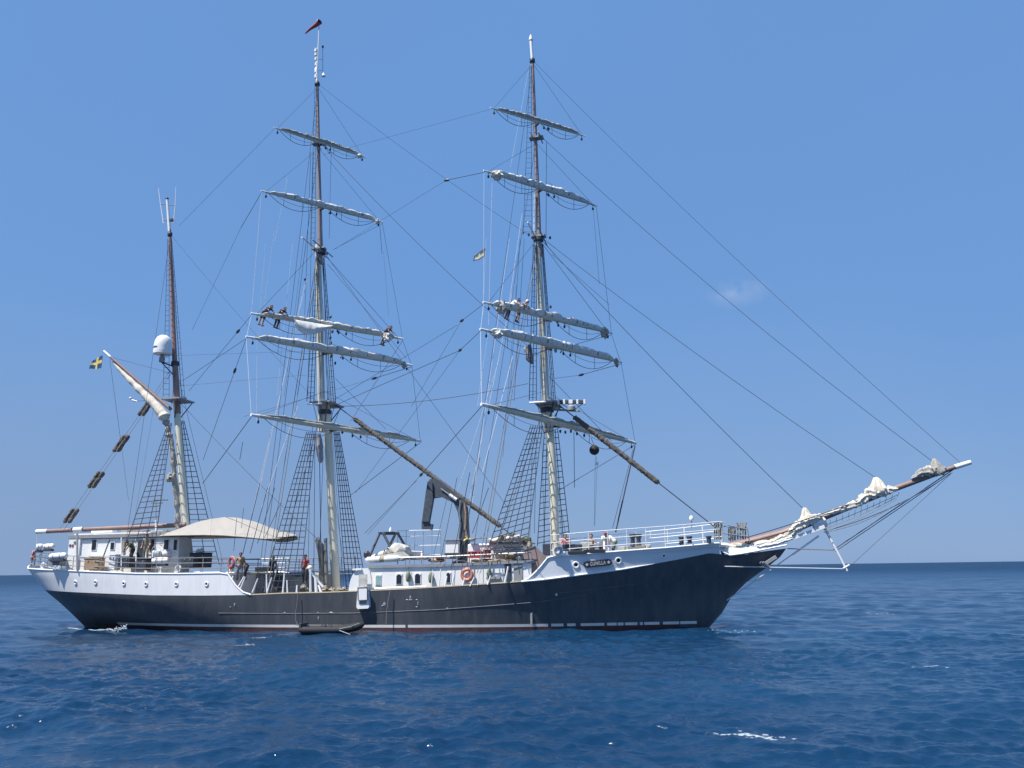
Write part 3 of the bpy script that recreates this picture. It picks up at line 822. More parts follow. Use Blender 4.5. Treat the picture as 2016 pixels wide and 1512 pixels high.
# sling/truss bars from yards to masts
for key, par, m in (('MR', main, (628, 281)), ('MT', main, (629, 407)), ('MU', main, (630, 642)), ('ML', main, (631, 690)), ('MC', main, (643, 843)),
                    ('FR', fore, (1054, 240)), ('FT', fore, (1058, 372)), ('FU', fore, (1065, 626)), ('FL', fore, (1068, 680)), ('FC', fore, (1080, 832))):
    a, b = YE[key]; c = (a + b) / 2; d = P(*m); d.z = c.z
    MB().bar(d, c, .14, .14).build('yard_truss', 'darkmetal', par)

# loose flap of canvas hanging below the main upper topsail yard, near side of the mast
yo, a, b, ax, nf = Y['MU']
rows = []
for i in range(25):
    t = lerp(0.25, 0.50, i / 24); dep = 0.95 * math.sin(math.pi * (i / 24) ** 0.62) ** .8
    rows.append([a.lerp(b, t) + nf * (.2 + .25 * math.sin(j / 8 * 2.6) + .05 * mnoise.noise(Vector((i * .5, j * .4, 2)))) - Vector((0, 0, -0.02 + dep * j / 8)) for j in range(9)])
mb = MB(); mb.grid(rows)
bk = [[p - nf * .03 for p in r] for r in rows]; mb.grid(bk); mb.build('hanging_sail', 'sail', yo)
# bunched corner of canvas on the fore topgallant and far arm of the main upper topsail
for key, t, sc, m in (('FT', .10, (.55, .45, .5), 'tansail'), ('MU', .88, (.5, .4, .5), 'sail'), ('FU', .12, (.5, .4, .6), 'old_shaded_sail'), ('FU', .93, (.4, .35, .55), 'old_shaded_sail'), ('FL', .1, (.45, .35, .4), 'sail'), ('MT', .95, (.3, .25, .32), 'sail'), ('MR', .93, (.3, .25, .25), 'sail'), ('ML', .94, (.25, .25, .4), 'old_shaded_sail'), ('FL', .95, (.25, .25, .42), 'old_shaded_sail')):
    yo, a, b, ax, nf = Y[key]
    p = a.lerp(b, t) - Vector((0, 0, .12)) + nf * .1
    mb = MB(); mb.ball(p, .62, 20, sc=sc, lump=.9, seed=t * 50 + len(key) + sc[2]); mb.build('sail_clew', m, yo)

# ------------------------------------------------------------------ mizzen gaff, boom and spanker
ga, gb = P(205, 692, -0.4), P(336, 806, -0.1)
gaff = spar([ga, gb], .08, .13).build('gaff', 'wood', ship)
MB().tube([ga - (gb - ga).normalized() * .05, ga + (gb - ga).normalized() * .75], .095, 10).build('white_end', 'white', gaff)
# spanker gathered under the gaff and along the mast
pts = [P(x, y, -.25) for x, y in ((222, 712), (244, 736), (267, 759), (289, 781), (309, 801), (322, 818), (327, 829))]
pts = dens(pts, 8); r = [0.05 + .36 * (i / len(pts)) ** .6 * (1 + .35 * mnoise.noise(Vector((i * .35, 0, 4)))) * min(1, (len(pts) - i) / 7) ** .6 for i in range(len(pts))]
MB().tube(pts, r, 12).build('furled_spanker', 'tansail', gaff)
pts = dens([P(x, y, -.2) for x, y in ((326, 828), (332, 850), (337, 870), (341, 900), (343, 940), (348, 985), (350, 1030), (356, 1070))], 8)
r = [0.17 * (1 + .8 * mnoise.noise(Vector((i * .4, 1, 4)))) + .02 for i in range(len(pts))]
MB().tube(pts, r, 10).build('furled_luff', 'old_shaded_sail', miz)
MB().ball(P(338, 940, -.3), .32, 14, lump=.9, seed=4).build('bunched_canvas', 'old_shaded_sail', miz)
ba, bb = P(73, 1047, -0.5), P(366, 1033, -0.2)
boom = spar([ba, bb], .15, .17).build('boom', 'wood', ship)
MB().tube([ba - Vector((.03, 0, 0)), ba + (bb - ba).normalized() * .85], .165, 12).build('white_end', 'white', boom)
MB().tube([P(146, 1043.2, -.5), P(163, 1042.4, -.5)], .19, 12).build('white_band', 'white', boom)

# ------------------------------------------------------------------ bowsprit, jibboom, headsails, dolphin striker
bs0 = P(1418, 1083, 0); bs1 = P(1886, 917, 0)
bsp = spar([bs0, P(1540, 1051, 0), P(1620, 1018, 0), P(1740, 970, 0), bs1], .30, .13).build('bowsprit', 'wood', ship)
MB().tube([P(1880, 919.5, 0), P(1911, 910, 0)], [.15, .13], 12).build('white_end', 'white', bsp)
MB().tube([P(1600, 1034, 0), P(1625, 1026, 0)], .34, 12).build('cap_band', 'white', bsp)
def bundle(pxs, rads, name, m, parent, seed, y=0.0, n=26):
    # canvas gathered along a spar: pleats that run with it, pinched by the gaskets
    pts = dens([P(a, b, y) for a, b in pxs], 22); k = len(pts); rows = []
    for i in range(k):
        t = i / (k - 1) * (len(rads) - 1); j = min(int(t), len(rads) - 2)
        r = lerp(rads[j], rads[j + 1], t - j) * (1 + .30 * mnoise.noise(Vector((i * .22, seed, 0)))) * (1 - .28 * math.exp(-((i % 17 - 8) / 1.6) ** 2))
        tg = (pts[min(i + 1, k - 1)] - pts[max(i - 1, 0)]).normalized(); x = tg.cross(Vector((0, 0, 1))).normalized(); u_ = x.cross(tg)
        row = []
        for q in range(n):
            an = 2 * math.pi * q / n
            f = 1 + .17 * math.sin(6 * an + i * .13 + 3 * mnoise.noise(Vector((i * .08, seed, 1)))) + .20 * mnoise.noise(Vector((i * .16, math.cos(an) * 1.5 + seed, math.sin(an) * 1.5)))
            row.append(pts[i] + (x * math.cos(an) + u_ * math.sin(an) * 1.1) * r * f)
        rows.append(row)
    mb = MB(); mb.grid(rows, closed=True); mb.f += [tuple(range(n - 1, -1, -1)), tuple(range((k - 1) * n, k * n))]; mb.mi += [0, 0]
    return mb.build(name, m, parent)
bundle([(1420, 1074), (1470, 1078), (1520, 1068), (1556, 1052), (1572, 1036), (1590, 1024), (1618, 1016)], [.16, .2, .16, .18, .25, .28, .12], 'furled_headsail', 'tansail', bsp, 3, -.3)
bundle([(1620, 1014), (1660, 1002), (1690, 990), (1712, 972), (1740, 966), (1768, 962)], [.1, .14, .2, .26, .28, .08], 'furled_headsail', 'tansail', bsp, 8, -.25)
bundle([(1794, 943), (1815, 930), (1838, 926), (1862, 921)], [.05, .22, .30, .08], 'furled_headsail', 'old_shaded_sail', bsp, 14, -.15)
def bump_sail(cx, cy, w, h, m, seed, y=-.2):
    # the head of a lowered jib hanging in pleats from its stay
    c = P(cx, cy, y); s = (P(cx + 10, cy, y) - P(cx, cy, y)).length / 10; n = 40; rows = []
    for i in range(15):
        t = i / 14; rr = (.16 + .84 * t ** .75) * (1 if t < .82 else 1 - (t - .82) * 2.2)
        top = c + Vector((-w * s * .12 * (1 - t), 0, h * s * .55 * (1 - 2 * t)))
        row = []
        for q in range(n):
            an = 2 * math.pi * q / n
            f = 1 + .22 * math.sin(8 * an + 2.2 * mnoise.noise(Vector((t * 2, seed, an)))) * min(1, t * 2.5 + .3) + .35 * mnoise.noise(Vector((math.cos(an) * 1.4 + seed, math.sin(an) * 1.4, t * 2)))
            row.append(top + Vector((math.cos(an) * w * s * .5, math.sin(an) * w * s * .36, .05 * math.sin(5 * an + seed))) * rr * f)
        rows.append(row)
    mb = MB(); mb.grid(rows, closed=True); mb.f += [tuple(range(n - 1, -1, -1)), tuple(range(14 * n, 15 * n))]; mb.mi += [0, 0]
    mb.build('jib_head', m, bsp)
bump_sail(1589, 1016, 30, 32, 'tansail', 2); bump_sail(1731, 957, 44, 34, 'tansail', 9); bump_sail(1845, 919, 32, 32, 'old_shaded_sail', 17)
# white wood and gear at the heel of the bowsprit
bundle([(1436, 1084), (1470, 1083), (1500, 1077), (1530, 1069), (1560, 1058)], [.16, .2, .16, .12, .1], 'furled_headsail', 'sail', bsp, 21, -.5)
MB().bar(P(1560, 1060, -.3), P(1623, 1037, -.2), .22, .2).build('bowsprit_chock', 'white', bsp)
# dolphin striker
ds = spar([P(1622, 1036, 0), P(1668, 1124, 0)], .085, .06).build('dolphin_striker', 'white', ship)
MB().tube([P(1660, 1119, -.1), P(1672, 1112, .1)], .05, 6).build('striker_fitting', 'white', ds)
# headrails / white wash rail curve at the beakhead
pts = [P(x, y, -1.1) for x, y in ((1412, 1069), (1416, 1078), (1424, 1087), (1437, 1093), (1456, 1090.5), (1490, 1084.5), (1530, 1076.5), (1549, 1073))]
MB().tube(pts, .055, 6).build('head_rail', 'white', ship)
rows = []
for x, y0, y1 in ((1415, 1070, 1081), (1424, 1074, 1088), (1438, 1077, 1093.5), (1458, 1079, 1091), (1490, 1076, 1085)):
    rows.append([P(x, y0, -.9), P(x, y1, -1.0)])
mb = MB(); mb.grid(rows); mb.grid([[p + Vector((0, .06, 0)) for p in r] for r in rows]); mb.build('head_board', 'bowgrey', ship)
# anchor stowed at the bow
an = MB(); q = P(1515, 1105, -.45)
an.bar(P(1503, 1112, -.5), P(1528, 1096, -.45), .16, .2); an.bar(P(1499, 1107, -.55), P(1512, 1117, -.4), .5, .14)
an.build('bow_anchor', 'grey', ship)
ropes = []
def line(a, b, r=.016, m='rope', s=0.0, name='rope', parent=None, n=8):
    o = MB().tube(sag(a, b, s, n if s else 1), r, 5).build(name, m, parent or ship); return o
# stays under the bowsprit
T = P(1667, 1121, 0); E0 = P(1884, 920, 0)
for pa, pb, r, m in (((1640, 1083, 0), (1882, 921, 0), .03, 'rope'), ((1644, 1086, .3), (1872, 932, .2), .022, 'rope'), ((1668, 1120, 0), (1875, 930, 0), .012, 'rope'),
                  ((1664, 1120, 0), (1425, 1115, -1.0), .03, 'palerope'), ((1640, 1083, 0), (1550, 1080, -.3), .03, 'greyrope'),
                  ((1612, 1055, 0), (1431, 1182, -.2), .035, 'palerope'), ((1612, 1055, 0), (1560, 1092, -.1), .06, 'white'), ((1505, 1133, -.2), (1490, 1143, -.2), .06, 'white')):
    line(P(*pa), P(*pb), r, m, name='bobstay')
line(P(1470, 1058, -.8), P(1715, 976, -.3), .03, 'rope', .1, 'guard_rope'); line(P(1478, 1066, -.7), P(1600, 1030, -.4), .03, 'rope', .05, 'guard_rope')
line(P(1622, 1048, -.2), P(1770, 990, -.2), .02, 'greyrope', .25, 'footrope'); line(P(1630, 1044, .5), P(1850, 947, .3), .02, 'greyrope', .3, 'footrope')
# netting under the jibboom
mb = MB(); rows = []
for i in range(13):
    t = i / 12; rows.append([P(lerp(1622, 1770, t), lerp(1029, 969, t), .0), P(lerp(1622, 1765, t), lerp(1047, 983, t) + 5 * math.sin(math.pi * t), -.35)])
for r_ in rows: mb.tube(r_, .012, 4)
for k in (0.35, .7, 1): mb.tube([r_[0].lerp(r_[1], k) for r_ in rows], .014, 4)
mb.build('safety_net', 'greyrope', bsp)

# ------------------------------------------------------------------ shrouds with ratlines
def ladder(tl, tr, bl, br, yt, yb, n, rung_px=9.5, r=.026, stop=1.0, start=0.0, rr=.025, label=None):
    """n shrouds fanning from the top edge tl..tr (lateral yt) to the bottom edge bl..br (lateral yb)"""
    tops = [P(lerp(tl[0], tr[0], i / max(1, n - 1)), lerp(tl[1], tr[1], i / max(1, n - 1)), yt) for i in range(n)]
    bots = [P(lerp(bl[0], br[0], i / max(1, n - 1)), lerp(bl[1], br[1], i / max(1, n - 1)), yb) for i in range(n)]
    mb = MB()
    for a, b in zip(tops, bots): mb.tube([a, b], r, 5)
    L0 = (tops[0] - bots[0]).length; k = max(2, int(L0 / .40)); rg_ = random.Random(n * 7 + int(tl[0]))
    for i in range(k):
        t = lerp(start, stop, (i + .5) / k) + rg_.uniform(-.002, .002)
        row = [a.lerp(b, t) for a, b in zip(tops, bots)]
        mb.tube(row, rr, 4)
    return mb.build('shrouds', 'shroud', ship, label=label)
ladder((331, 833), (338, 833), (247, 1072), (306, 1066), -.4, -3.6, 4, label='mizzen shrouds on the near side')
ladder((357, 828), (362, 828), (380, 1112), (432, 1112), .4, 3.6, 3)
ladder((604, 850), (622, 850), (515, 1163), (590, 1163), -.5, -4.0, 6, label='main shrouds on the near side')
ladder((657, 850), (668, 850), (682, 1160), (722, 1160), .5, 4.0, 6)
ladder((1045, 838), (1068, 838), (953, 1103), (1037, 1078), -.5, -3.9, 6, label='fore shrouds on the near side')
ladder((1072, 845), (1098, 845), (1058, 1075), (1122, 1062), .5, 3.7, 6)
# topmast and topgallant shrouds
ladder((622, 505), (628, 505), (604, 790), (618, 790), -.25, -1.1, 3, rr=.014)
ladder((634, 505), (638, 505), (652, 790), (661, 790), .3, 1.1, 3, rr=.014)
ladder((1050, 480), (1056, 480), (1042, 788), (1056, 788), -.25, -1.1, 3, rr=.014)
ladder((1066, 480), (1069, 480), (1087, 790), (1094, 790), .3, 1.1, 3, rr=.014)
ladder((620, 170), (623, 170), (611, 484), (620, 484), -.12, -.9, 2, r=.016, rr=.012)
ladder((1043, 130), (1046, 130), (1030, 462), (1047, 462), -.12, -.9, 2, r=.016, rr=.012)
ladder((330, 470), (333, 470), (321, 782), (333, 782), -.1, -.8, 2, r=.016, rr=.014)
ladder((337, 470), (338, 470), (358, 785), (364, 785), .1, .8, 2, r=.016, rr=.014)
# futtock shrouds
for (cx, cy), par in (((641, 797), main), ((1076, 797), fore)):
    for sd in (-1, 1):
        for dx in (-.4, .1, .6):
            c = P(cx, cy); line(c + Vector((dx, sd * 1.15, 0)), c + Vector((dx * .4, sd * .45, -1.9)), .02, 'rope', 0, 'futtock_shroud', par)

# ------------------------------------------------------------------ stays, backstays, braces, halyards
def pxline(a, b, r=.016, m='rope', s=0.0, name='stay'):
    pa = a if isinstance(a, Vector) else P(*a); pb = b if isinstance(b, Vector) else P(*b)
    return line(pa, pb, r, m, s, name)
# headstays
pxline((1050, 120), (1893, 913), .013, s=.55); pxline((1058, 262), (1838, 910), .016, s=.7)
pxline((1064, 466), (1735, 948), .017, s=.35); pxline((1064, 470), (1586, 1006), .02, s=.35)
pxline((1086, 500), (1200, 600), .014)
fs = (P(1082, 783), P(1413, 1042)); pxline(*fs, .035)
ms = (P(644, 785), P(1012, 1056)); pxline(*ms, .035)
def baggy(p0, p1, r, seed, name='baggywrinkle', parent=None):
    n = max(10, int((p1 - p0).length / .09)); mb = MB(); pts = [p0.lerp(p1, i / n) for i in range(n + 1)]
    rad = [r * (1 + .22 * mnoise.noise(Vector((i * .7, seed, 0)))) for i in range(n + 1)]; rad[0] *= .7; rad[-1] *= .7
    mb.tube(pts, rad, 10)
    rg_ = random.Random(seed); vs = []
    for v in mb.v:
        vs.append(tuple(Vector(v) + mnoise.noise_vector(Vector(v) * 9 + Vector((seed, 0, 0))) * .05))
    mb.v = vs
    return mb.build(name, 'baggy', parent or ship)
def on_line(L_, px):                                       # the point of a stay seen at column px
    lo, hi = 0.0, 1.0
    up = proj(L_[1])[0] > proj(L_[0])[0]
    for _ in range(40):
        m = (lo + hi) / 2
        if (proj(L_[0].lerp(L_[1], m))[0] < px) == up: lo = m
        else: hi = m
    return L_[0].lerp(L_[1], (lo + hi) / 2)
baggy(on_line(fs, 1130), on_line(fs, 1297), .17, 1); baggy(on_line(ms, 697), on_line(ms, 985), .16, 2)
# main stays to the foremast, mizzen stays to the main mast
pxline((626, 165), (1052, 470), .013, s=.3); pxline((629, 280), (1060, 700), .017, s=.4); pxline((633, 490), (1000, 1000), .015)
pxline((645, 520), (800, 705), .014); pxline((642, 800), (1040, 755), .02, s=.4)
pxline((336, 462), (632, 800), .011, s=.2); pxline((352, 790), (640, 1075), .014, s=.2); pxline((347, 700), (640, 690), .009); pxline((350, 760), (640, 735), .009)
# backstays, both sides
for (mx, my), xs_, par in (((626, 168), (506, 545), main), ((627, 292), (512, 556), main), ((626, 488), (521, 540), main), ((628, 500), (527, 528), main), ((636, 800), (533, 520), main),
                      ((1049, 125), (908, 925), fore), ((1055, 280), (925, 940), fore), ((1058, 468), (940, 955), fore), ((1060, 478), (946, 940), fore), ((1072, 800), (960, 945), fore)):
    by = 1165 if par is main else 1128
    pxline((mx, my, -.15), (xs_[0], by, -4.02), .016 if my < 300 else .024, 'rope' if my < 400 else 'greyrope', name='backstay')
    pxline((mx, my, .15), (xs_[0] + (150 if par is main else 165), by - 6, 4.0), .014, name='backstay')
for (mx, my), bx in (((335, 465), 240), ((346, 720), 300)):
    pxline((mx, my, -.1), (bx, 1122, -3.5), .013, name='backstay'); pxline((mx, my, .1), (bx + 140, 1112, 3.6), .012, name='backstay')
# braces
A = lambda k: YE[k][0] - Vector((0, 0, .12)); B = lambda k: YE[k][1] - Vector((0, 0, .12))
def brace(p, q, r=.016, m='rope', s=0.0, blk=None):
    q = q if isinstance(q, Vector) else P(*q)
    line(p, q, r, m, s, 'brace')
    if blk is not None:
        c = p.lerp(q, blk); d = (q - p).normalized()
        mb = MB(); mb.tube([c - d * .22, c - d * .1, c + d * .1, c + d * .22], [.04, .09, .09, .04], 8); mb.build('block', 'darkmetal', ship)
brace(A('MC'), (399, 952, -1.0), .024); brace(A('ML'), (362, 748, -.4), .017); brace(A('ML'), (400, 905, -.6), .016, blk=.25); brace(A('MU'), (372, 770, -.4), .017, blk=.2)
brace(A('MT'), (474, 449, -3.0), .02); pxline((474, 449, -3.0), (378, 650, -1), .011, name='brace'); brace(A('MR'), (352, 445, -.3), .011)
brace(A('FC'), (826, 938, -1.6), .022, blk=.97); pxline((820, 946, -1.6), (718, 1050, -3), .016, name='brace'); pxline((826, 938, -1.6), (724, 1052, -2.6), .012, name='brace')
brace(A('FL'), (905, 690, -2.4), .02, blk=.98); pxline((905, 690, -2.4), (655, 800, -.4), .02, name='brace'); pxline((905, 690, -2.4), (700, 970, -.4), .012, name='brace')
brace(A('FU'), (908, 632, -2.6), .017, blk=.97); pxline((908, 632, -2.6), (810, 800, -1), .012, name='brace'); pxline((900, 640, -2.4), (645, 795, 0), .014, name='brace')
brace(A('FT'), (878, 355, -3.0), .022, blk=.98); pxline((878, 355, -3), (660, 490, 0), .010, name='brace'); brace(A('FR'), (636, 305, 0), .009)
brace(B('MC'), (690, 975, 2.0), .02); brace(B('ML'), (733, 746, 3.0), .02, blk=.95); pxline((733, 746, 3), (480, 820, 1), .010, name='brace'); brace(B('MU'), (690, 830, 1), .014)
brace(B('MT'), (655, 492, .5), .012); brace(B('MR'), (640, 285, .3), .008)
brace(B('FC'), (1096, 968, 1.0), .022); brace(B('FL'), (1140, 739, 3), .02, blk=.95); pxline((1140, 739, 3), (1090, 745, 1), .012, name='brace'); brace(B('FU'), (1085, 690, .5), .016)
brace(B('FT'), (1080, 360, .5), .010)
# lifts from the yardarms up to the mast
for k, m in (('MR', (626, 172)), ('MT', (628, 292)), ('MU', (627, 488)), ('FR', (1049, 125)), ('FT', (1056, 282)), ('FU', (1059, 468)), ('MC', (640, 770)), ('FC', (1075, 770))):
    c = P(*m); thin = .015 if k in ('MU', 'FU') else .011
    line(YE[k][0].lerp(YE[k][1], .03), c, thin, 'rope', 0, 'lift'); line(YE[k][0].lerp(YE[k][1], .97), c, thin, 'rope', 0, 'lift')
pxline((1080, 740, .3), (1204, 868, 2.0), .016, name='lift'); pxline((660, 745, .3), (760, 845, 2), .014, name='lift')
# sheets between yardarms on the far side
for a_, b_ in (('MT', 'MU'), ('MU', 'ML'), ('ML', 'MC'), ('FT', 'FU'), ('FU', 'FL'), ('FL', 'FC')):
    line(B(a_), B(b_), .013, 'rope', 0, 'sheet'); line(A(a_), A(b_), .012, 'palerope', 0, 'sheet')
# pale halyards and running lines coming down to the rail
for a_, b_, m, r in (((607, 540, -1), (497, 1010, -3.6), 'palerope', .016), ((600, 560, -1), (512, 960, -3.6), 'palerope', .015), ((586, 800, -2), (515, 1000, -3.9), 'palerope', .018), ((506, 700, -3.4), (505, 830, -3.6), 'palerope', .012),
                     ((577, 470, -2), (545, 780, -3), 'palerope', .009), ((540, 455, -3), (512, 660, -3.2), 'palerope', .010), ((523, 480, -3), (505, 690, -3.2), 'palerope', .009),
                     ((969, 360, -3.2), (962, 640, -3.4), 'palerope', .014), ((1003, 470, -2), (930, 990, -3.9), 'palerope', .015), ((1012, 560, -2), (925, 980, -3.9), 'palerope', .015), ((985, 700, -3), (900, 970, -4), 'palerope', .012), ((1010, 700, -2), (950, 930, -4), 'palerope', .018), ((962, 650, -3.2), (940, 800, -3.4), 'palerope', .012), ((1028, 420, -1), (1002, 600, -2), 'palerope', .014), ((1040, 140, -.3), (1005, 330, -1.6), 'palerope', .009),
                     ((566, 350, -2), (540, 480, -2.6), 'palerope', .008),
                     ((598, 470, -1.5), (560, 780, -3), 'rope', .010), ((612, 300, -1), (600, 620, -1.5), 'rope', .014), ((617, 300, -.8), (606, 780, -1.4), 'rope', .013), ((650, 860, .5), (650, 1050, .5), 'rope', .016), ((620, 860, -.8), (618, 1130, -1.2), 'rope', .018), ((612, 870, -.8), (606, 1140, -1.5), 'rope', .016), ((629, 890, -.6), (632, 1090, -.6), 'rope', .025), ((636, 900, -.6), (628, 1120, -1), 'rope', .016),
                     ((1024, 470, -1.2), (1005, 760, -2), 'rope', .012), ((1032, 470, -1), (1012, 790, -1.6), 'rope', .014), ((1017, 560, -1.4), (990, 900, -3), 'rope', .011), ((1056, 860, -.5), (1052, 1050, -.6), 'rope', .016), ((1048, 880, -.6), (1043, 1060, -.8), 'rope', .016), ((1130, 850, 1), (1131, 960, 1), 'rope', .02), ((1076, 280, .3), (1075, 470, .4), 'rope', .018), ((1172, 900, 1.2), (1170, 1035, 1.2), 'rope', .010),
                     ((1250, 878, 3.5), (1212, 1048, 2.0), 'rope', .05), ((1246, 885, 3.4), (1206, 1040, 2.0), 'rope', .016), ((748, 445, 3.2), (752, 500, 3.2), 'rope', .016), ((755, 495, 3), (765, 620, 3), 'rope', .008), ((1168, 410, 3.2), (1180, 560, 3.2), 'rope', .010), ((652, 300, .5), (648, 470, .6), 'rope', .012),
                     ((216, 707, -.4), (238, 870, -1), 'rope', .014), ((238, 870, -1), (253, 985, -1.6), 'rope', .010), ((303, 800, -.5), (262, 1040, -2), 'rope', .007), ((262, 790, -.4), (345, 786, 0), 'rope', .018), ((222, 704, -.4), (335, 734, 0), 'rope', .012),
                     ((478, 870, -2), (472, 905, -2), 'rope', .02), ((480, 1000, -3), (475, 1040, -3), 'rope', .014), ((466, 1020, -3), (460, 1085, -3), 'rope', .016), ((512, 950, -3.8), (478, 1090, -4), 'rope', .024), ((527, 960, -3.8), (492, 1090, -4), 'rope', .022), ((541, 960, -3.8), (507, 1070, -4), 'rope', .02), ((553, 990, -3.8), (520, 1060, -4), 'rope', .018),
                     ((925, 930, -4), (888, 1120, -4), 'rope', .022), ((962, 960, -4), (930, 1050, -4), 'rope', .022), ((945, 900, -3.6), (905, 1100, -4), 'rope', .018), ((900, 940, -3.6), (868, 1100, -4), 'rope', .018), ((880, 980, -3.6), (850, 1110, -4), 'rope', .014)):
    pxline(a_, b_, r, m, name='running_line')
# topping lifts with chafing gear between gaff and boom
for k, off in ((0, 0), (1, 1)):
    L_ = (P(336 + 6 * k, 728, -.1), P(116 + 9 * k, 1044, -.5 - .2 * k))
    line(L_[0], L_[1], .014, 'greyrope', 0, 'topping_lift')
    for ya, yb in ((787, 818), (857, 889), (929, 960), (1002, 1029)):
        def at_y(yy):
            lo, hi = 0., 1.
            for _ in range(30):
                m = (lo + hi) / 2
                if proj(L_[0].lerp(L_[1], m))[1] < yy: lo = m
                else: hi = m
            return L_[0].lerp(L_[1], lo)
        baggy(at_y(ya), at_y(yb), .15, int(ya + k))

# ------------------------------------------------------------------ fittings on masts
def tubeo(pts, r, name, m, parent, n=6): return MB().tube(pts, r, n).build(name, m, parent)
# satellite dome on the mizzen
c = P(320.5, 689, -.9)
dome = MB().lathe(c, [(.57, -.34), (.65, -.31), (.66, -.05), (.645, -.04), (.645, 0.25), (.62, .50), (.56, .75), (.44, .95), (.26, 1.08), (.08, 1.12)], 24)
dm = dome.build('satellite_dome', 'white', ship)
MB().lathe(c - Vector((0, 0, .92)), [(.2, 0), (.2, .35), (.14, .4), (.14, .62)], 12).build('dome_pedestal', 'grey', dm)
MB().bar(c - Vector((0, 0, .92)), P(343, 722, -.1), .10, .08).build('dome_bracket', 'darkmetal', dm)
MB().bar(c - Vector((0, 0, .95)), P(343, 740, -.1), .06, .06).build('dome_brace', 'darkmetal', dm)
def text_mesh(body, size, extrude=.004, bold=.0):
    cu = bpy.data.curves.new('txt', 'FONT'); cu.body = body; cu.align_x = 'CENTER'; cu.align_y = 'CENTER'; cu.size = size; cu.extrude = extrude; cu.offset = bold
    tmp = bpy.data.objects.new('tmp', cu); C.objects.link(tmp)
    me = bpy.data.meshes.new_from_object(tmp.evaluated_get(bpy.context.evaluated_depsgraph_get()))
    bpy.data.objects.remove(tmp); me.materials.clear(); return me
me = text_mesh('intellian', .22, .004, .006)
for v in me.vertices:                                   # bend the word round the dome
    an = R_(-118) + v.co.x / .69; rr = .65 + v.co.z; v.co = Vector((c.x + rr * math.cos(an), c.y + rr * math.sin(an), c.z + .12 + v.co.y))
me.name = 'lettering'; me.materials.append(M['flagblue'])
lo = bpy.data.objects.new('lettering', me); C.objects.link(lo); lo.parent = dm
# whip aerials and cross arms at the mizzen head
for x0, y0, x1, y1, x2, y2 in ((322, 440, 316, 402, 312, 370), (342, 440, 345, 404, 346.5, 368)):
    tubeo([P(x0, y0, 0), P(x1, y1, 0), P(x2, y2, 0)], [.04, .03, .02], 'whip_aerial', 'white', miz)
    tubeo([P(333, y0 - 6, 0), P(x0, y0 - 6, 0)], .03, 'aerial_arm', 'darkmetal', miz); tubeo([P(331, y1, 0), P(x1, y1, 0)], .025, 'aerial_arm', 'darkmetal', miz)
MB().box(P(338, 433, 0), (.3, .2, .2)).build('masthead_light', 'darkmetal', miz)
MB().ball(P(257, 784, -.4), .10, 10).build('wind_sensor', 'white', miz); tubeo([P(257, 786, -.4), P(270, 790, -.4)], .03, 'sensor_arm', 'metal', miz)
tubeo([P(305, 984, -1), P(330, 984, -1)], .05, 'radar_bar', 'darkmetal', miz); tubeo([P(298, 990, -1), P(320, 990, -1)], .04, 'radar_bar', 'darkmetal', miz)
tubeo([P(307, 984, -1), P(307, 1030, -1)], .03, 'light_pole', 'grey', miz); tubeo([P(307, 1024, -1), P(307.5, 1054, -1)], .07, 'light_pole', 'white', miz); MB().box(P(307, 1046, -1), (1.1, .1, .08)).build('cross_arm', 'white', miz)
# main masthead: slender staff, lamp housings, small vane arm
tubeo([P(624, 165, 0), P(626, 110, 0), P(628, 52, 0)], [.05, .05, .035], 'windsock_staff', 'white', main)
for y, h, r in ((150, .35, .13), (138, .45, .12), (126, .3, .10), (116, .28, .12), (107, .25, .13), (99, .28, .14)):
    MB().lathe(P(622.5, y, 0) - Vector((0, 0, h / 2)), [(r, 0), (r, h * .8), (r * .4, h)], 10).build('masthead_lamp', 'white', main)
tubeo([P(635.5, 95, .3), P(635.5, 140, .3)], .02, 'vane_rod', 'grey', main); MB().ball(P(635.5, 92, .3), .09, 8, sc=(1, 1, 1.4)).build('vane_ball', 'darkmetal', main)
MB().lathe(P(637, 150, .3), [(.16, 0), (.14, .05), (.05, .28)], 10).build('vane_cone', 'white', main)
for y in (117, 139): tubeo([P(624, y, 0), P(636, y, .3)], .015, 'vane_arm', 'metal', main)
# radar on the foremast
c = P(1125, 792, -.6)
rs = MB().bar(P(1099, 791.5, -.6), P(1152, 791.5, -.6), .22, .22, 0); 
for x in (1100, 1111, 1137, 1151): rs.box(P(x, 791.5, -.6), (.13, .27, .30), mi=1)
rs.box(P(1124, 791.5, -.6), (.25, .28, .26), mi=1)
ra = rs.build('radar_scanner', ['darkmetal', 'white'], ship)
MB().lathe(P(1125, 804, -.6), [(.26, -.12), (.26, .1), (.12, .24)], 14).build('radar_gearbox', 'grey', ra)
MB().bar(P(1084, 806, -.1), P(1140, 809, -.6), .2, .12).build('radar_platform', 'grey', ra)
for x in (1102, 1148): tubeo([P(x, 794, -.6), P(1128, 808, -.6)], .025, 'radar_stay', 'darkmetal', ra)
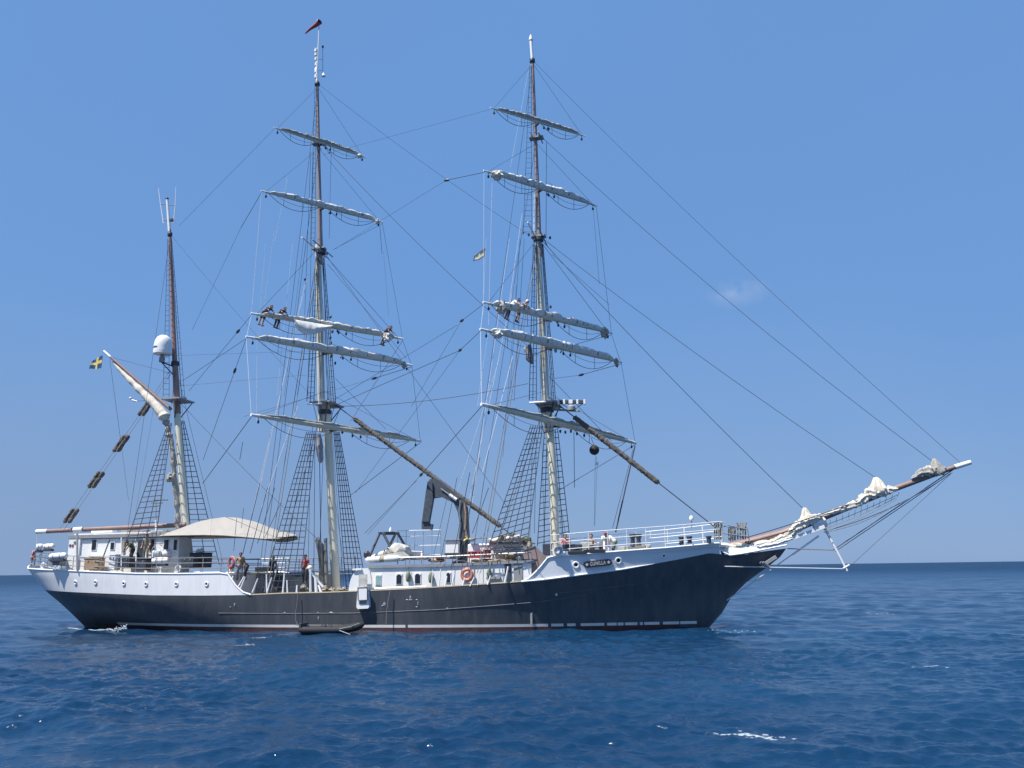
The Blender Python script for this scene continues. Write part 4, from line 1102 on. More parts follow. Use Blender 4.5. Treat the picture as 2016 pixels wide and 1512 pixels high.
# blocks and tackles on the masts
rb_ = random.Random(11)
for x, y, r in ((651, 624, .12), (654, 652, .18), (651, 665, .1), (652, 675, .1), (664, 652, .1), (652, 700, .2), (671, 703, .09), (660, 715, .12), (1084, 604, .12), (1085, 631, .15), (1097, 633, .09), (1084, 687, .13), (1094, 690, .16), (1104, 693, .09), (1103, 849, .12), (1113, 851, .11), (1124, 849, .12), (600, 550, .12), (686, 847, .11), (674, 850, .14), (648, 300, .09), (648, 419, .09), (1078, 253, .09), (1077, 382, .1), (1036, 688, .28), (1030, 458, .1), (1041, 462, .12), (1083, 468, .12), (644, 500, .1)):
    MB().ball(P(x, y, rb_.uniform(-.6, .6)), r * .8, 8, sc=(.8, .8, 1.25), lump=.4, seed=x).build('block', 'grey' if r > .14 else 'darkmetal', main if x < 800 else fore)
for pxs, r, m, par in (([(624, 1060), (630, 1075), (634, 1110), (632, 1160)], [.12, .24, .19, .13], 'greyrope', main), ([(626, 855), (629, 880), (631, 905), (632, 912)], [.2, .26, .2, .04], 'grey', main), ([(1040, 680), (1042, 705), (1048, 716)], [.2, .26, .1], 'grey', fore),
                       ([(641, 1060), (643, 1165)], [.12, .16], 'greyrope', main), ([(635, 1120), (636, 1165)], [.08, .15], 'greyrope', main)):
    mb = MB(); mb.tube(dens([P(a, b, -.7) for a, b in pxs], 5), tap(dens([Vector((q, 0, 0)) for q in r], 5), 0, 0) if False else [v.x for v in dens([Vector((q, 0, 0)) for q in r], int(5 * (len(pxs) - 1) / (len(r) - 1)))], 10)
    mb.v = [tuple(Vector(v) + mnoise.noise_vector(Vector(v) * 4) * .06) for v in mb.v]
    mb.build('rope_coils', m, par)

# ------------------------------------------------------------------ poop deck house
def zdeck(x): return stern_top(x) - .1
def house_window(px, py, w, h, y, parent, glass='glass', arch=False):
    c = P(px, py, y); k = 1 / 30.5
    W, H = w * k, h * k
    mb = MB()
    mb.box(c + Vector((0, -.01, 0)), (W + .1, .06, H + .1), mi=0); mb.box(c + Vector((0, -.045, 0)), (W, .03, H), mi=1)
    if arch:
        for sx in (-1, 1): mb.box(c + Vector((sx * W * .44, -.062, H * .44)), (W * .2, .02, H * .14), mi=0)
    return mb.build('window', ['white', glass], parent)
def slab(x0, x1, y0, y1, z0, z1, name, m, parent): return MB().box(((x0 + x1) / 2, (y0 + y1) / 2, (z0 + z1) / 2), (x1 - x0, y1 - y0, z1 - z0)).build(name, m, parent)
yh = -2.3
x0, x1 = P(155, 1080, yh).x, P(352, 1080, yh).x; zt = P(250, 1058, yh).z; zb = zdeck(-16) - .05
ph = slab(x0, x1, yh, -.95, zb, zt, 'poop_house', 'white', ship)
xe0 = P(134.5, 1080, yh - .12).x; slab(xe0, x0 + .15, yh - .12, -1.0, zb, P(145, 1057, yh).z, 'end_cabinet', 'white', ph)
MB().box(((xe0 + x1) / 2, -1.6, zt + .12), (x1 - xe0 + .2, 1.7, .26)).build('roof', 'grey', ph)
MB().box(((xe0 + x1) / 2 - 1, -1.6, zt + .28), (x1 - xe0 - 2.5, 1.4, .10)).build('roof_top', 'white', ph)
for px, py, w, h in ((186, 1073, 10, 20), (222, 1074.5, 8, 14), (300, 1073, 10, 22), (328, 1073, 10, 20), (346, 1073, 7, 20)):
    house_window(px, py, w, h, yh, ph)
d = MB(); d.box(P(277, 1082, yh - .02), (.5, .06, 1.2)); d.build('door', 'darkmetal', ph)
for px in (258, 243): MB().box(P(px, 1076, yh - .05), (.2, .1, .7)).build('hanging_gear', 'khaki', ph)
MB().torus(P(310, 1085, yh - .2), .45, .03, (0, 1, 0), 20, 5).build('pipe_hoop', 'white', ph)
for x, m in ((138, 'darkmetal'), (143, 'red'), (147, 'green')): MB().box(P(x, 1074 if x < 145 else 1068, yh - .14), (.12, .05, .16)).build('notice_plate', m, ph)
# clutter on the roof, under the boom
ROOF = ['white flat box on the poop house roof, left', 'short white box on the poop house roof', 'long brown roll on the poop house roof under the boom', 'grey roll on the poop house roof', 'small khaki bundle on the poop house roof', 'long khaki roll beside the awning end on the roof', 'grey roll on the roof nearest the mizzen']
for i, (x, y, w, h, m) in enumerate(((205, 1047, 50, 4, 'white'), (236, 1051, 26, 4, 'white'), (268, 1046, 60, 4, 'brown'), (292, 1050, 30, 5, 'grey'), (250, 1047, 16, 5, 'khaki'), (320, 1048, 50, 5, 'khaki'), (346, 1044, 36, 4, 'grey'))):
    tag(MB().box(P(x, y, -1.6 + .2 * (i % 3)), (w / 30, .5, h / 30)).build('gear_bundle', m), ROOF[i], 'bundle', 'gear on the poop house roof')
tubeo([P(185, 1052, -2.4), P(228, 1055, -2.4)], .03, 'roof_rail', 'white', ph)
for px, y0, y1, m, r in ((152, 1050, 1123, 'metal', .07), (239, 1058, 1124, 'white', .04), (208, 1062, 1100, 'darkmetal', .04), (268, 1062, 1105, 'white', .04)):
    tubeo([P(px + (8 if px == 208 else 0), y0, -3.0), P(px - (6 if px == 208 else 0), y1, -3.3)], r, 'awning_post', m, ph)
for px in (90, 114): pass
tubeo([P(73, 1052, -.6), P(72, 1082, -1.2)], .025, 'crutch', 'grey', boom)

# ------------------------------------------------------------------ railings
def railing(pts_fn, params, heights, r, m, name, posts, post_r=.026):
    mb = MB()
    base = [pts_fn(t) for t in params]
    for h in heights: mb.tube([p + Vector((0, 0, h)) for p in base], r, 5)
    for t in posts:
        p = pts_fn(t); mb.tube([p, p + Vector((0, 0, heights[-1]))], post_r, 5)
    return mb.build(name, m, ship)
def poop_edge(t):                                            # t 0..1 starboard from the break of the poop round the stern to port
    xe = xstern(STOP[0][1]) + .1
    if t < .5: u = t * 2; sd = -1
    else: u = (1 - t) * 2; sd = 1
    x = XS0 + (xe - XS0) * (1 - (1 - u) ** 1.8)
    b = max(.0, stern_b(min(1, (-2 - x) / (-2 - xe)), 1) - .10)
    return Vector((x, sd * b, stern_top(x)))
railing(poop_edge, [i / 90 for i in range(91)], (.33, .66, .98), .026, 'metal', 'poop_railing', [i / 34 for i in range(35)])
def fc_edge(sd):
    return lambda t: Vector((lerp(XF1 + .15, XFE + .2, t), sd * (fc_b(lerp(XF1, XFE, t), fc_top(lerp(XF1, XFE, t))) - .1), fc_top(lerp(XF1, XFE, t))))
for sd in (-1, 1):
    railing(fc_edge(sd), [i / 30 for i in range(31)], (.38, .82, 1.26), .022, 'white', 'forecastle_railing', [i / 9 for i in range(10)], .02)
def waist_far(t): x = lerp(P(482, 1100, 3.9).x, P(700, 1100, 3.9).x, t); return Vector((x, 3.9, zs(x)))
railing(waist_far, [i / 20 for i in range(21)], (1.1, 1.5, 1.9, 2.3), .03, 'darkmetal', 'waist_railing', [i / 8 for i in range(9)])
# waist: low grey cabin, hatch, steps
x0, x1 = P(482, 1140, -.4).x, P(628, 1140, -.4).x
cab = slab(x0, x1, -.4, 3.2, zs(-8) - .95, P(560, 1128, -.4).z, 'deck_cabin', 'grey', ship)
for px in (520, 556, 592): MB().box(P(px, 1147, -.43), (.9, .05, .8)).build('panel', 'metal', cab)
for px, y in ((545, 1150), (553, 1148)): MB().box(P(px, y, -.5), (.25, .2, .9)).build('locker_door', 'darkmetal', cab)
tubeo([P(576, 1134, -.6), P(594, 1134, -.6)], .05, 'grab_rail', 'darkmetal', cab)
MB().bar(P(612, 1126, -2.4), P(640, 1160, -2.4), .3, .06).build('companion_ladder', 'white', cab)
MB().box(P(520, 1121, -1), (1.0, .6, .3)).build('skylight', 'khaki', cab)
# rigging screws painted white along the rail
for ax_, ay, bx, by_, w in ((459, 1134, 456, 1143, .05), (480.5, 1135, 470, 1154, .05), (483, 1136, 474, 1158, .045), (508, 1139, 497, 1167, .055), (524.5, 1130, 525.7, 1167, .05), (535, 1137, 526, 1167, .05), (560, 1129, 557, 1167, .06), (565, 1142, 566, 1167, .05), (585, 1152, 584, 1167, .06),
                          (611, 1120, 611.5, 1165, .07), (621, 1138, 623, 1166, .10), (627, 1152, 632, 1166, .08), (894, 1133, 889, 1155, .05), (880, 1134, 875.5, 1157, .05), (915, 1138, 911, 1153, .05), (934, 1136, 925.5, 1154, .05), (966, 1133, 960, 1151, .05), (1000.5, 1115, 994.5, 1147, .06), (868, 1120, 864, 1157, .04), (852, 1122, 849, 1158, .03), (944, 1125, 941, 1152, .03)):
    tubeo([P(ax_, ay, -3.95), P(bx, by_, -4.0)], [w * .75, w], 'rigging_screw', 'white', ship)
for px, py, r in ((541, 1160, .12), (640, 1160, .2), (654, 1163, .22), (668, 1162, .15), (677, 1160, .14), (597, 1158, .2), (604, 1162, .15), (690, 1162, .1)):
    tag(MB().ball(P(px, py, -3.7), r, 12, lump=.9, seed=px, sc=(1, .8, .9)).build('rope_heap', 'khaki'), 'small khaki rope heap lying behind the main rail near the main mast', 'rope heap', 'rope heaps at the main rail')
# mooring rings on the rails
for px, py in ((82, 1114), (110, 1117), (178, 1119.5), (187, 1122), (348, 1119)):
    p = PS(px, py); p.y += .15
    MB().torus(p, .20, .06, (0.2, 1, 0), 16, 6).build('fairlead', 'white', sb)
MB().box(P(422, 1127, -4), (.8, .15, .12)).build('fairlead_plate', 'white', sb)

# ------------------------------------------------------------------ midship house and boat deck
yh = -3.35
xa, xb = P(700, 1140, yh).x, P(1046, 1130, yh).x
zr = lambda x: pl([(xa, P(700, 1119, yh).z), (P(860, 1116, yh).x, P(860, 1116, yh).z), (xb, P(1046, 1108, yh).z)], x)
mb = MB(); n = 20; rows = []
for yy in (yh, -yh):
    rows.append([Vector((lerp(xa, xb, i / n), yy, zs(lerp(xa, xb, i / n)) - .95)) for i in range(n + 1)]); rows.append([Vector((lerp(xa, xb, i / n), yy, zr(lerp(xa, xb, i / n)))) for i in range(n + 1)])
mb.grid([rows[0], rows[1], rows[3], rows[2]])
for i in (0, n): mb.add([rows[0][i], rows[1][i], rows[3][i], rows[2][i]], [(0, 1, 2, 3)])
mh = mb.build('deckhouse', 'white', ship, smooth=False)
# boat deck slab with its edge
mb = MB(); rows = []
xc = P(724, 1110, yh - .1).x
for i in range(n + 1):
    x = lerp(xc, xb + .2, i / n); z = zr(x); w = -yh + .10
    rows.append([Vector((x, -w, z)), Vector((x, -w, z + .16)), Vector((x, w, z + .16)), Vector((x, w, z))])
mb.grid(rows, closed=True)
for i in (0, n): mb.add(rows[i], [(0, 1, 2, 3)])
mb.build('boat_deck', 'metal', mh, smooth=False)
for px, py, w, h, g in ((745, 1142, 9, 17, 'teal'), (786, 1140, 10, 17, 'glass'), (822.5, 1139, 10, 17, 'glass'), (883, 1137, 7, 17, 'glass')):
    house_window(px, py, w, h, yh, mh, g, True)
for px, w, m in ((1000, 12, 'darkmetal'), (1020, 16, 'grey')):
    MB().box(P(px, 1130, yh - .02), (w / 30, .06, 1.25)).build('door', m, mh)
MB().box(P(972, 1138, yh - .12), (.85, .3, .14)).build('bench', 'grey', mh); MB().box(P(972, 1128, yh - .03), (.95, .05, .02)).build('panel_seam', 'grey', mh)
tubeo([P(731, 1159, -3.8), P(760, 1158, -3.8), P(840, 1154.5, -3.8)], .06, 'long_pipe', 'white', mh)
tubeo([P(729, 1164, -3.9), P(845, 1159.5, -3.9)], .05, 'long_pipe', 'white', mh)
# railing of the boat deck
def bd_edge(t): x = lerp(P(783, 1104, -3.38).x, xb, t); return Vector((x, -3.38, zr(x) + .16))
railing(bd_edge, [i / 20 for i in range(21)], (.44,), .035, 'metal', 'boat_deck_railing', [i / 11 for i in range(12)], .035)
def bd_far(t): x = lerp(P(783, 1104, 3.6).x, P(868, 1104, 3.6).x, t); return Vector((x, 3.5, zr(x) + .16))
railing(bd_far, [i / 10 for i in range(11)], (.7, 1.35, 2.0, 2.4), .016, 'metal', 'far_railing', [i / 5 for i in range(6)], .02)
# white curved wing at the after end of the house
out = [(686, 1165.5), (687, 1155), (689.5, 1143), (694, 1132), (701, 1124), (712, 1119.5), (724, 1119), (728, 1126), (731, 1140), (732, 1163)]
fr = [P(a, b, -3.98) for a, b in out]; bk = [p + Vector((0, .14, 0)) for p in fr]; K = len(out)
mb = MB(); mb.add(fr + bk, [tuple(range(K)), tuple(range(2 * K - 1, K - 1, -1))] + [(i, (i + 1) % K, K + (i + 1) % K, K + i) for i in range(K)])
wing = mb.build('side_wing', 'white', mh, smooth=False)
MB().box(P(705, 1121, -3.9), (.6, .4, .10)).build('wing_cap', 'white', wing)
# upper deckhouse with the crane
yu = -1.9; zbd = zr(P(900, 1114, -2).x) + .16
xa_, xb_ = P(877, 1080, yu).x, P(902, 1080, yu).x
uh = slab(P(921, 1080, yu).x, P(1026, 1080, yu).x, yu, 1.6, zbd, P(960, 1070, yu).z, 'upper_deckhouse', 'white', ship)
slab(xa_, xb_, yu, .8, zbd + .3, P(890, 1064, yu).z, 'vent_trunk', 'white', uh)
slab(xa_ - .1, xb_ + .1, yu - .1, .9, P(890, 1064, yu).z, P(890, 1061.5, yu).z, 'trunk_lid', 'grey', uh)
MB().box(P(893, 1094, yu - .1), (1.0, .6, .35)).build('deck_box', 'darkmetal', uh)
slab(P(962, 1070, yu).x, P(1032, 1070, yu).x, yu - .15, 1.7, P(960, 1070, yu).z, P(960, 1068, yu).z + .02, 'roof_edge', 'grey', uh)
GEAR = ['grey pipe bundle above the gap beside the crane foot', 'beige canvas bundle on the upper house roof, left of centre', 'cream canvas bundle in the middle of the upper house roof', 'beige canvas bundle at the right end of the upper house roof', 'olive bundle at the roof corner beside the fore shrouds', 'grey canvas bundle lying highest on the upper house roof', 'small brown bundle on the upper house roof', 'tall khaki bundle at the right end wall of the upper house', 'grey bundle at the foot of the right end wall', 'khaki bundle in front of the upper white house', 'long khaki bundle lying below the red boxes', 'long brown bundle lying on the boat deck right of the red boxes', 'black bundle at the foot of the crane', 'brown bundle left of the white vent trunk', 'dark brown bundle just left of the white vent trunk', 'dark brown bundle beside the dinghy on the boat deck']
for i, (px, py, w, h, m) in enumerate(((930, 1062, 14, 4, 'metal'), (975, 1063, 30, 9, 'cover'), (1000, 1061, 22, 10, 'tansail'), (1020, 1060, 26, 12, 'cover'), (1037, 1066, 16, 18, 'olive'), (1008, 1052, 14, 8, 'old_shaded_sail'), (990, 1058, 12, 8, 'tan'), (1042, 1085, 14, 34, 'khaki'), (1030, 1098, 30, 14, 'grey'), (1000, 1093, 34, 10, 'khaki'), (952, 1104, 50, 6, 'khaki'), (985, 1105, 60, 6, 'tan'), (905, 1106, 30, 6, 'darkmetal'), (860, 1103, 34, 6, 'tan'), (872, 1098, 30, 5, 'brown'), (835, 1098, 24, 6, 'brown'))):
    c = P(px, py, -2.0 - .2 * (i % 4)); mb = MB(); mb.ball(c, 1, 16, sc=(w / 61, .4, h / 61), lump=0)
    mb.v = [tuple(Vector(v) + mnoise.noise_vector(Vector(v) * 3 + Vector((i, 0, 0))) * .10 + mnoise.noise_vector(Vector(v) * 8) * .05) for v in mb.v]
    tag(mb.build('gear_bundle', m), GEAR[i], 'bundle', 'gear stowed on the boat deck')
for a_, b_ in (((923, 1060, -2.1), (1035, 1057, -2.1)), ((955, 1079, -2.4), (1030, 1077, -2.4)), ((952, 1083, -2.4), (1032, 1081, -2.4))): tubeo([P(*a_), P(*b_)], .03, 'house_railing', 'darkmetal', uh)
for px in (935, 958, 980, 1003, 1026): tubeo([P(px, 1060, -2.1), P(px, 1072, -2.1)], .025, 'railing_post', 'metal', uh)
# brown canvas windbreak under the fore shrouds
fr = [P(a, b, -3.2) for a, b in ((1028, 1085), (1052, 1074), (1074, 1096), (1070, 1106), (1048, 1128), (1040, 1132))]; bk = [p + Vector((0, .25, 0)) for p in fr]; K = 6
mb = MB(); mb.add(fr + bk, [tuple(range(K)), tuple(range(2 * K - 1, K - 1, -1))] + [(i, (i + 1) % K, K + (i + 1) % K, K + i) for i in range(K)]); mb.build('canvas_screen', 'brown', mh, smooth=False)
MB().box(P(1078, 1082, -2.6), (.5, .5, .7)).build('winch_housing', 'darkmetal', mh)
# crane
yc = -1.2
def poly(px_pts, y, th, name, m, parent):
    fr = [P(a, b, y - th / 2) for a, b in px_pts]; bk = [p + Vector((0, th, 0)) for p in fr]; K = len(fr)
    mb = MB(); mb.add(fr + bk, [tuple(range(K)), tuple(range(2 * K - 1, K - 1, -1))] + [(i, (i + 1) % K, K + (i + 1) % K, K + i) for i in range(K)])
    return mb.build(name, m, parent, smooth=False)
cr_ = poly([(902, 1104), (903, 1060), (905, 1030), (901, 1008), (893, 990), (899, 983), (911, 984), (918, 998), (920, 1030), (922, 1062), (922, 1104)], yc, .42, 'deck_crane', 'crane', ship)
MB().lathe(P(912, 1106, yc), [(.42, 0), (.42, .5), (.34, .55), (.34, 1.1)], 14).build('crane_base', 'darkmetal', cr_)
poly([(842, 976), (845, 944), (856, 941), (868, 949), (905, 980), (897, 992), (868, 978), (850, 981)], yc - .05, .36, 'crane_boom', 'crane', cr_)
poly([(842, 947), (851, 950), (852, 982), (844, 1027), (830.5, 1027), (834, 1000), (838, 970)], yc - .2, .34, 'crane_jib', 'crane', cr_)
poly([(830, 1026), (844, 1026), (845, 1031), (851, 1032), (849, 1043), (830, 1042)], yc - .1, .30, 'crane_head', 'crane', cr_)
tubeo([P(885, 974, yc - .3), P(899, 984, yc - .3)], .11, 'hydraulic_ram', 'white', cr_); tubeo([P(868, 962, yc - .3), P(886, 975, yc - .3)], .04, 'ram_rod', 'metal', cr_)
tubeo([P(914, 988, yc - .3), P(917, 1010, yc - .3), P(916, 1040, yc - .3), P(920, 1058, yc - .3), P(914, 1064, yc - .3)], .06, 'hose', 'tan', cr_)
tubeo([P(907, 985, yc - .3), P(904, 1005, yc - .3), P(907, 1030, yc - .3), P(903, 1056, yc - .3)], .04, 'hose', 'metal', cr_)
tubeo([P(917, 1055, yc - .35), P(920, 1060, yc - .35), P(913, 1065, yc - .35)], .06, 'hose', 'yellow', cr_)
# A-frames of the boat davit
fr_ = MB()
for pts in ([(727, 1097, -2.8), (747.5, 1050, -2.2)], [(778, 1095, -2.8), (754, 1049, -2.2)], [(765, 1078, -.2), (779, 1050, -.6)], [(797, 1074, -.2), (783, 1050, -.6)]): fr_.tube([P(*q) for q in pts], .085, 8)
fr_.tube([P(746, 1050, -2.2), P(785, 1050, -.6)], .085, 8); fr_.bar(P(757, 1050, -1.8), P(776, 1050, -1.0), .2, .2)
fd = fr_.build('boat_davit', 'darkmetal', ship)
MB().lathe(P(769, 1047, -1.3), [(.1, 0), (.11, .12), (.03, .3)], 10).build('davit_lamp', 'white', fd)

# ------------------------------------------------------------------ forecastle gear
plate = poly([(1088, 1095), (1089, 1079), (1092, 1076), (1103, 1075), (1107, 1078), (1109, 1093.5)], -3.75, .14, 'fairlead_plate', 'white', ship)
MB().torus(P(1098, 1083.5, -3.85), .19, .05, (0, 1, 0), 18, 6).build('fairlead_ring', 'metal', plate)
DECKN = ['dark locker behind the round fairlead on the forecastle', 'long black box at the after end of the forecastle rail', 'long black box under the sitting people on the forecastle', 'small black post box left of a grey box on the forecastle', 'small black post box right of a grey box on the forecastle', 'grey box between two small black boxes on the forecastle', 'beige bundle right of the dark forecastle locker', 'beige bundle beside the foremast foot', 'beige bundle left of the windlass', 'khaki flat bundle under the windlass', 'long khaki flat bundle right of the windlass', 'small beige bundle forward of the windlass']; DI = -1
for px, py, w, h, y, m in ((1127, 1078, 36, 12, -3.0, 'darkmetal'), (1137, 1088, 34, 6, -3.4, 'rubber'), (1170, 1085, 40, 6, -3.2, 'rubber'), (1165, 1078, 7, 8, -2.8, 'black'), (1183, 1077, 6, 8, -2.8, 'black'), (1173, 1075, 16, 7, -2.5, 'metal'), (1155, 1074, 22, 12, -2.4, 'cover'), (1112, 1066, 22, 12, -1.5, 'cover'),
                        (1224, 1080, 14, 8, -2.0, 'cover'), (1237, 1079, 14, 5, -2.2, 'khaki'), (1262, 1077, 22, 5, -2.0, 'khaki'), (1276, 1075, 10, 7, -2, 'cover')):
    DI += 1; tag(MB().box(P(px, py, y), (w / 32, .45, h / 32)).build('deck_box' if m in ('darkmetal', 'rubber', 'black', 'metal') else 'gear_bundle', m), DECKN[DI], 'box' if m in ('darkmetal', 'rubber', 'black', 'metal') else 'bundle', 'gear on the forecastle')
wl = MB()
for px in (1246, 1258):
    wl.lathe(P(px, 1076, -.3), [(.2, 0), (.15, .1), (.12, .45), (.2, .62), (.2, .75)], 12); 
wl.bar(P(1242, 1076, -.3), P(1263, 1074, -.3), .5, .12); wl.bar(P(1243, 1058, -.3), P(1249, 1064, -.3), .12, .12); wl.bar(P(1261, 1058, -.3), P(1256, 1064, -.3), .12, .12)
wl.build('windlass', 'darkmetal', ship)
for px, py in ((1342, 1064), (1358, 1063), (1396, 1062.5)):
    MB().lathe(P(px, py + 7, -1.7), [(.13, 0), (.13, .3), (.17, .33), (.17, .42)], 12).build('bollard', 'darkmetal', ship)
tubeo([P(1337, 1068, -1.8), P(1341, 1073, -1.8), P(1352, 1074.5, -1.8), P(1366, 1072, -1.8)], .07, 'chain_guide', 'darkmetal', ship)
lp = tubeo([P(1361.5, 1040, -.3), P(1361.5, 1025, -.3)], .03, 'lamp_post', 'metal', ship)
MB().lathe(P(1361.5, 1025, -.3), [(.10, 0), (.13, .05), (.13, .2), (.06, .3)], 12).build('bow_lamp', 'white', lp)
# pulpit at the bow with slatted boards lashed in it
for (qx0, qx1, y0, y1, yy) in ((1405, 1421, 1029, 1062, -1.15), (1433, 1449, 1037, 1064, -.9), (1450, 1470, 1029, 1062, -.7)):
    mb = MB(); k = 4
    for i in range(k):
        px = lerp(qx0, qx1, (i + .5) / k); mb.bar(P(px, y1, yy), P(px, y0, yy), .085, .05)
    mb.bar(P(qx0, lerp(y0, y1, .3), yy - .05), P(qx1, lerp(y0, y1, .3), yy - .05), .03, .05); mb.bar(P(qx0, lerp(y0, y1, .8), yy - .05), P(qx1, lerp(y0, y1, .8), yy - .05), .03, .05)
    g = mb.build('slatted_board', 'khaki', ship, smooth=False)
    tubeo([P(qx0, y0, yy - .1), P(lerp(qx0, qx1, .6), lerp(y0, y1, .5), yy - .12), P(lerp(qx0, qx1, .7), y1, yy - .1)], .035, 'lashing', 'greyrope', g)
    tubeo([P(qx1, y0, yy - .1), P(lerp(qx0, qx1, .4), y1, yy - .1)], .03, 'lashing', 'greyrope', g)
for pts in ([(1405, 1031, -1.25), (1425, 1028, -1.2)], [(1425, 1037, -1.1), (1434, 1034, -1), (1470, 1042, -.8)], [(1422, 1050, -1.2), (1471, 1056, -.8)], [(1471, 1040, -.8), (1475, 1064, -.75)], [(1421, 1030, -1.2), (1423, 1068, -1.2)], [(1404, 1042, -1.25), (1424, 1042, -1.2)], [(1437, 1037, -.95), (1438, 1066, -.95), (1443, 1066, -.95), (1444, 1040, -.95)]):
    tubeo([P(*q) for q in pts], .035, 'pulpit_rail', 'metal', ship)

# hull fittings and marks
for px, py, w, h in ((757, 1189, 5, 9), (753, 1192, 4, 3), (808, 1176, 4, 8), (801, 1181, 5, 2), (808, 1181, 8, 2), (823, 1187, 2, 14), (820, 1181, 5, 2), (820, 1195, 5, 2), (462, 1190, 3, 9), (627, 1217, 3, 8), (560, 1206, 5, 2), (626, 1206, 5, 2), (652, 1206, 10, 2), (881, 1198, 4, 3), (454, 1195, 3, 3)):
    p, nn = on_side(px, py, side_b)
    mb = MB(); mb.ball(p, 1, 10, sc=(w / 64, .02, h / 64), lump=.8, seed=px); mb.build('chipped_paint', 'metal', hull)
p, nn = on_side(1046, 1210, side_b); MB().box(p, (.12, .05, 1.2)).build('drain_streak', 'grey', hull)

# ================================================================== THINGS ABOARD AND ALONGSIDE
# awning over the after deck
bx = [(313, 1055), (345, 1054), (400, 1053), (440, 1054), (480, 1057), (520, 1061), (550, 1060), (582, 1054)]
tx = [(313, 1053), (345, 1043), (385, 1028), (410, 1022), (440, 1018), (465, 1019), (500, 1027), (540, 1042), (582, 1053)]
rows = []; nA = 40
for i in range(nA + 1):
    px = lerp(313, 582, i / nA)
    k_ = min(1, (px - 313) / 120) ** 1.3; e = P(px, pl(bx, px), -3.2); q = P(px + 2, pl(tx, px), lerp(-2.75, -.5, k_))
    far = Vector((e.x + lerp(.2, -2.6, i / nA), 2.4, e.z)); row = []
    for k in range(9):
        t = k / 8; p = e.lerp(q, t); p.z -= (.06 + .10 * mnoise.noise(Vector((i * .28 + k * .5, k * .22, 3))) + .05 * math.sin(i * 1.9 + k * .7) * (1 - t)) * math.sin(math.pi * t) ** .7; row.append(p)
    for k in range(1, 9):
        t = k / 8; p = q.lerp(far, t); p.z -= .1 * math.sin(math.pi * t); row.append(p)
    rows.append(row)
mb = MB(); mb.grid(rows); mb.grid([[p - Vector((0, 0, .025)) for p in r] for r in rows])
aw = thing('awning', 'beige canvas awning stretched over the after deck', 'awning', tuple(rows[20][0]))
def attach(o, root):
    o.parent = root; o.matrix_parent_inverse = Matrix.Translation(root.location).inverted(); return o
attach(mb.build('canopy', 'awning', None), aw)
attach(MB().tube(sag(rows[0][4], rows[-1][8], -.0, 4), .02, 5).build('ridge_rope', 'rope', None), aw)
for i in (15, 27):
    attach(MB().tube([rows[i][k] + Vector((0, -.015, .01)) for k in range(9)], .012, 5).build('seam', 'cover', None), aw)

# flags
def flag(px_c, y, m_list, fn, name, label, n=20, amp=.08):
    # corners in picture order: hoist top, fly top, fly bottom, hoist bottom
    A_, B_, C_, D_ = [P(a, b, y) for a, b in px_c]
    rows = []
    for i in range(n + 1):
        u = i / n; r = []
        for j in range(n + 1):
            v = j / n
            p = A_.lerp(B_, u).lerp(D_.lerp(C_, u), v); p.y += amp * math.sin(u * 9 + v * 3) * (.3 + u); p.z += amp * .5 * math.sin(u * 7 + v * 2)
            r.append(p)
        rows.append(r)
    root = thing(name, label, 'flag', tuple(A_))
    mb = MB(); mb.grid(rows)
    mb.mi = [fn((k // n + .5) / n, (k % n + .5) / n) for k in range(n * n)]
    k0 = len(mb.v); mb.grid([[p + Vector((0, .012, 0)) for p in r] for r in rows]); mb.mi = mb.mi[:n * n] * 2
    attach(mb.build('cloth', m_list, None), root)
    attach(MB().tube([A_, D_], .012, 5).build('hoist_rope', 'rope', None), root)
flag([(202, 699.5), (183, 709), (176, 727), (199, 725)], -.4, ['flagblue', 'flagyellow'], lambda u, v: 1 if (.36 < v < .62 or .34 < u < .55) else 0, 'flag', 'blue flag with yellow cross flying from the gaff', amp=.06)
M['flagdark'] = mat('dark_flag_cloth', (.11, .06, .075), .85, .2, 6); M['flagpale'] = mat('pale_flag_cloth', (.55, .58, .48), .85, .15, 6); M['flaggreen'] = mat('green_flag_cloth', (.10, .16, .13), .85, .2, 6)
flag([(956, 488), (934, 503), (932, 515.5), (953, 506)], -3.0, ['flagdark', 'flagpale', 'flaggreen'], lambda u, v: 0 if (v < .18 or v > .86 or u > .9 or u < .07) else (2 if (v < .5 and (u < .45 or u > .62)) else 1), 'flag', 'small dark bordered flag with pale centre beside the foremast', amp=.04)
pxline((957, 470, -3.0), (951, 620, -3.4), .008, 'palerope', name='flag_halyard')

# windsock
root = thing('windsock', 'red windsock streaming from the main masthead staff', 'windsock', tuple(P(628, 48, 0)))
c0 = P(629, 43, -.1); c1 = P(601, 65.5, .1); d = (c1 - c0).normalized()
mb = MB(); n = 14; rows = []; a_ = Vector((.9, -.6, .1)).normalized()
for i in range(n + 1):
    t = i / n; c = c0.lerp(c1, t) + Vector((0, 0, -.03 * math.sin(t * 7))); r = lerp(.21, .05, t ** .8)
    ax1 = lerp(a_, -d, min(1, t * 4)).normalized(); x = ax1.cross(Vector((0, 0, 1))).normalized(); y = ax1.cross(x)
    rows.append([c + (x * math.cos(q * math.pi / 8) + y * math.sin(q * math.pi / 8)) * r for q in range(16)])
mb.grid(rows, closed=True); mb.grid([[p + (c0 - p) * .02 for p in r] for r in rows], closed=True)
attach(mb.build('sock', 'redcloth', None), root); attach(MB().torus(c0, .21, .015, a_, 20, 5).build('hoop', 'metal', None), root)
attach(MB().tube([P(628, 52, 0), c0 - Vector((0, 0, .2))], .015, 5).build('swivel', 'metal', None), root)

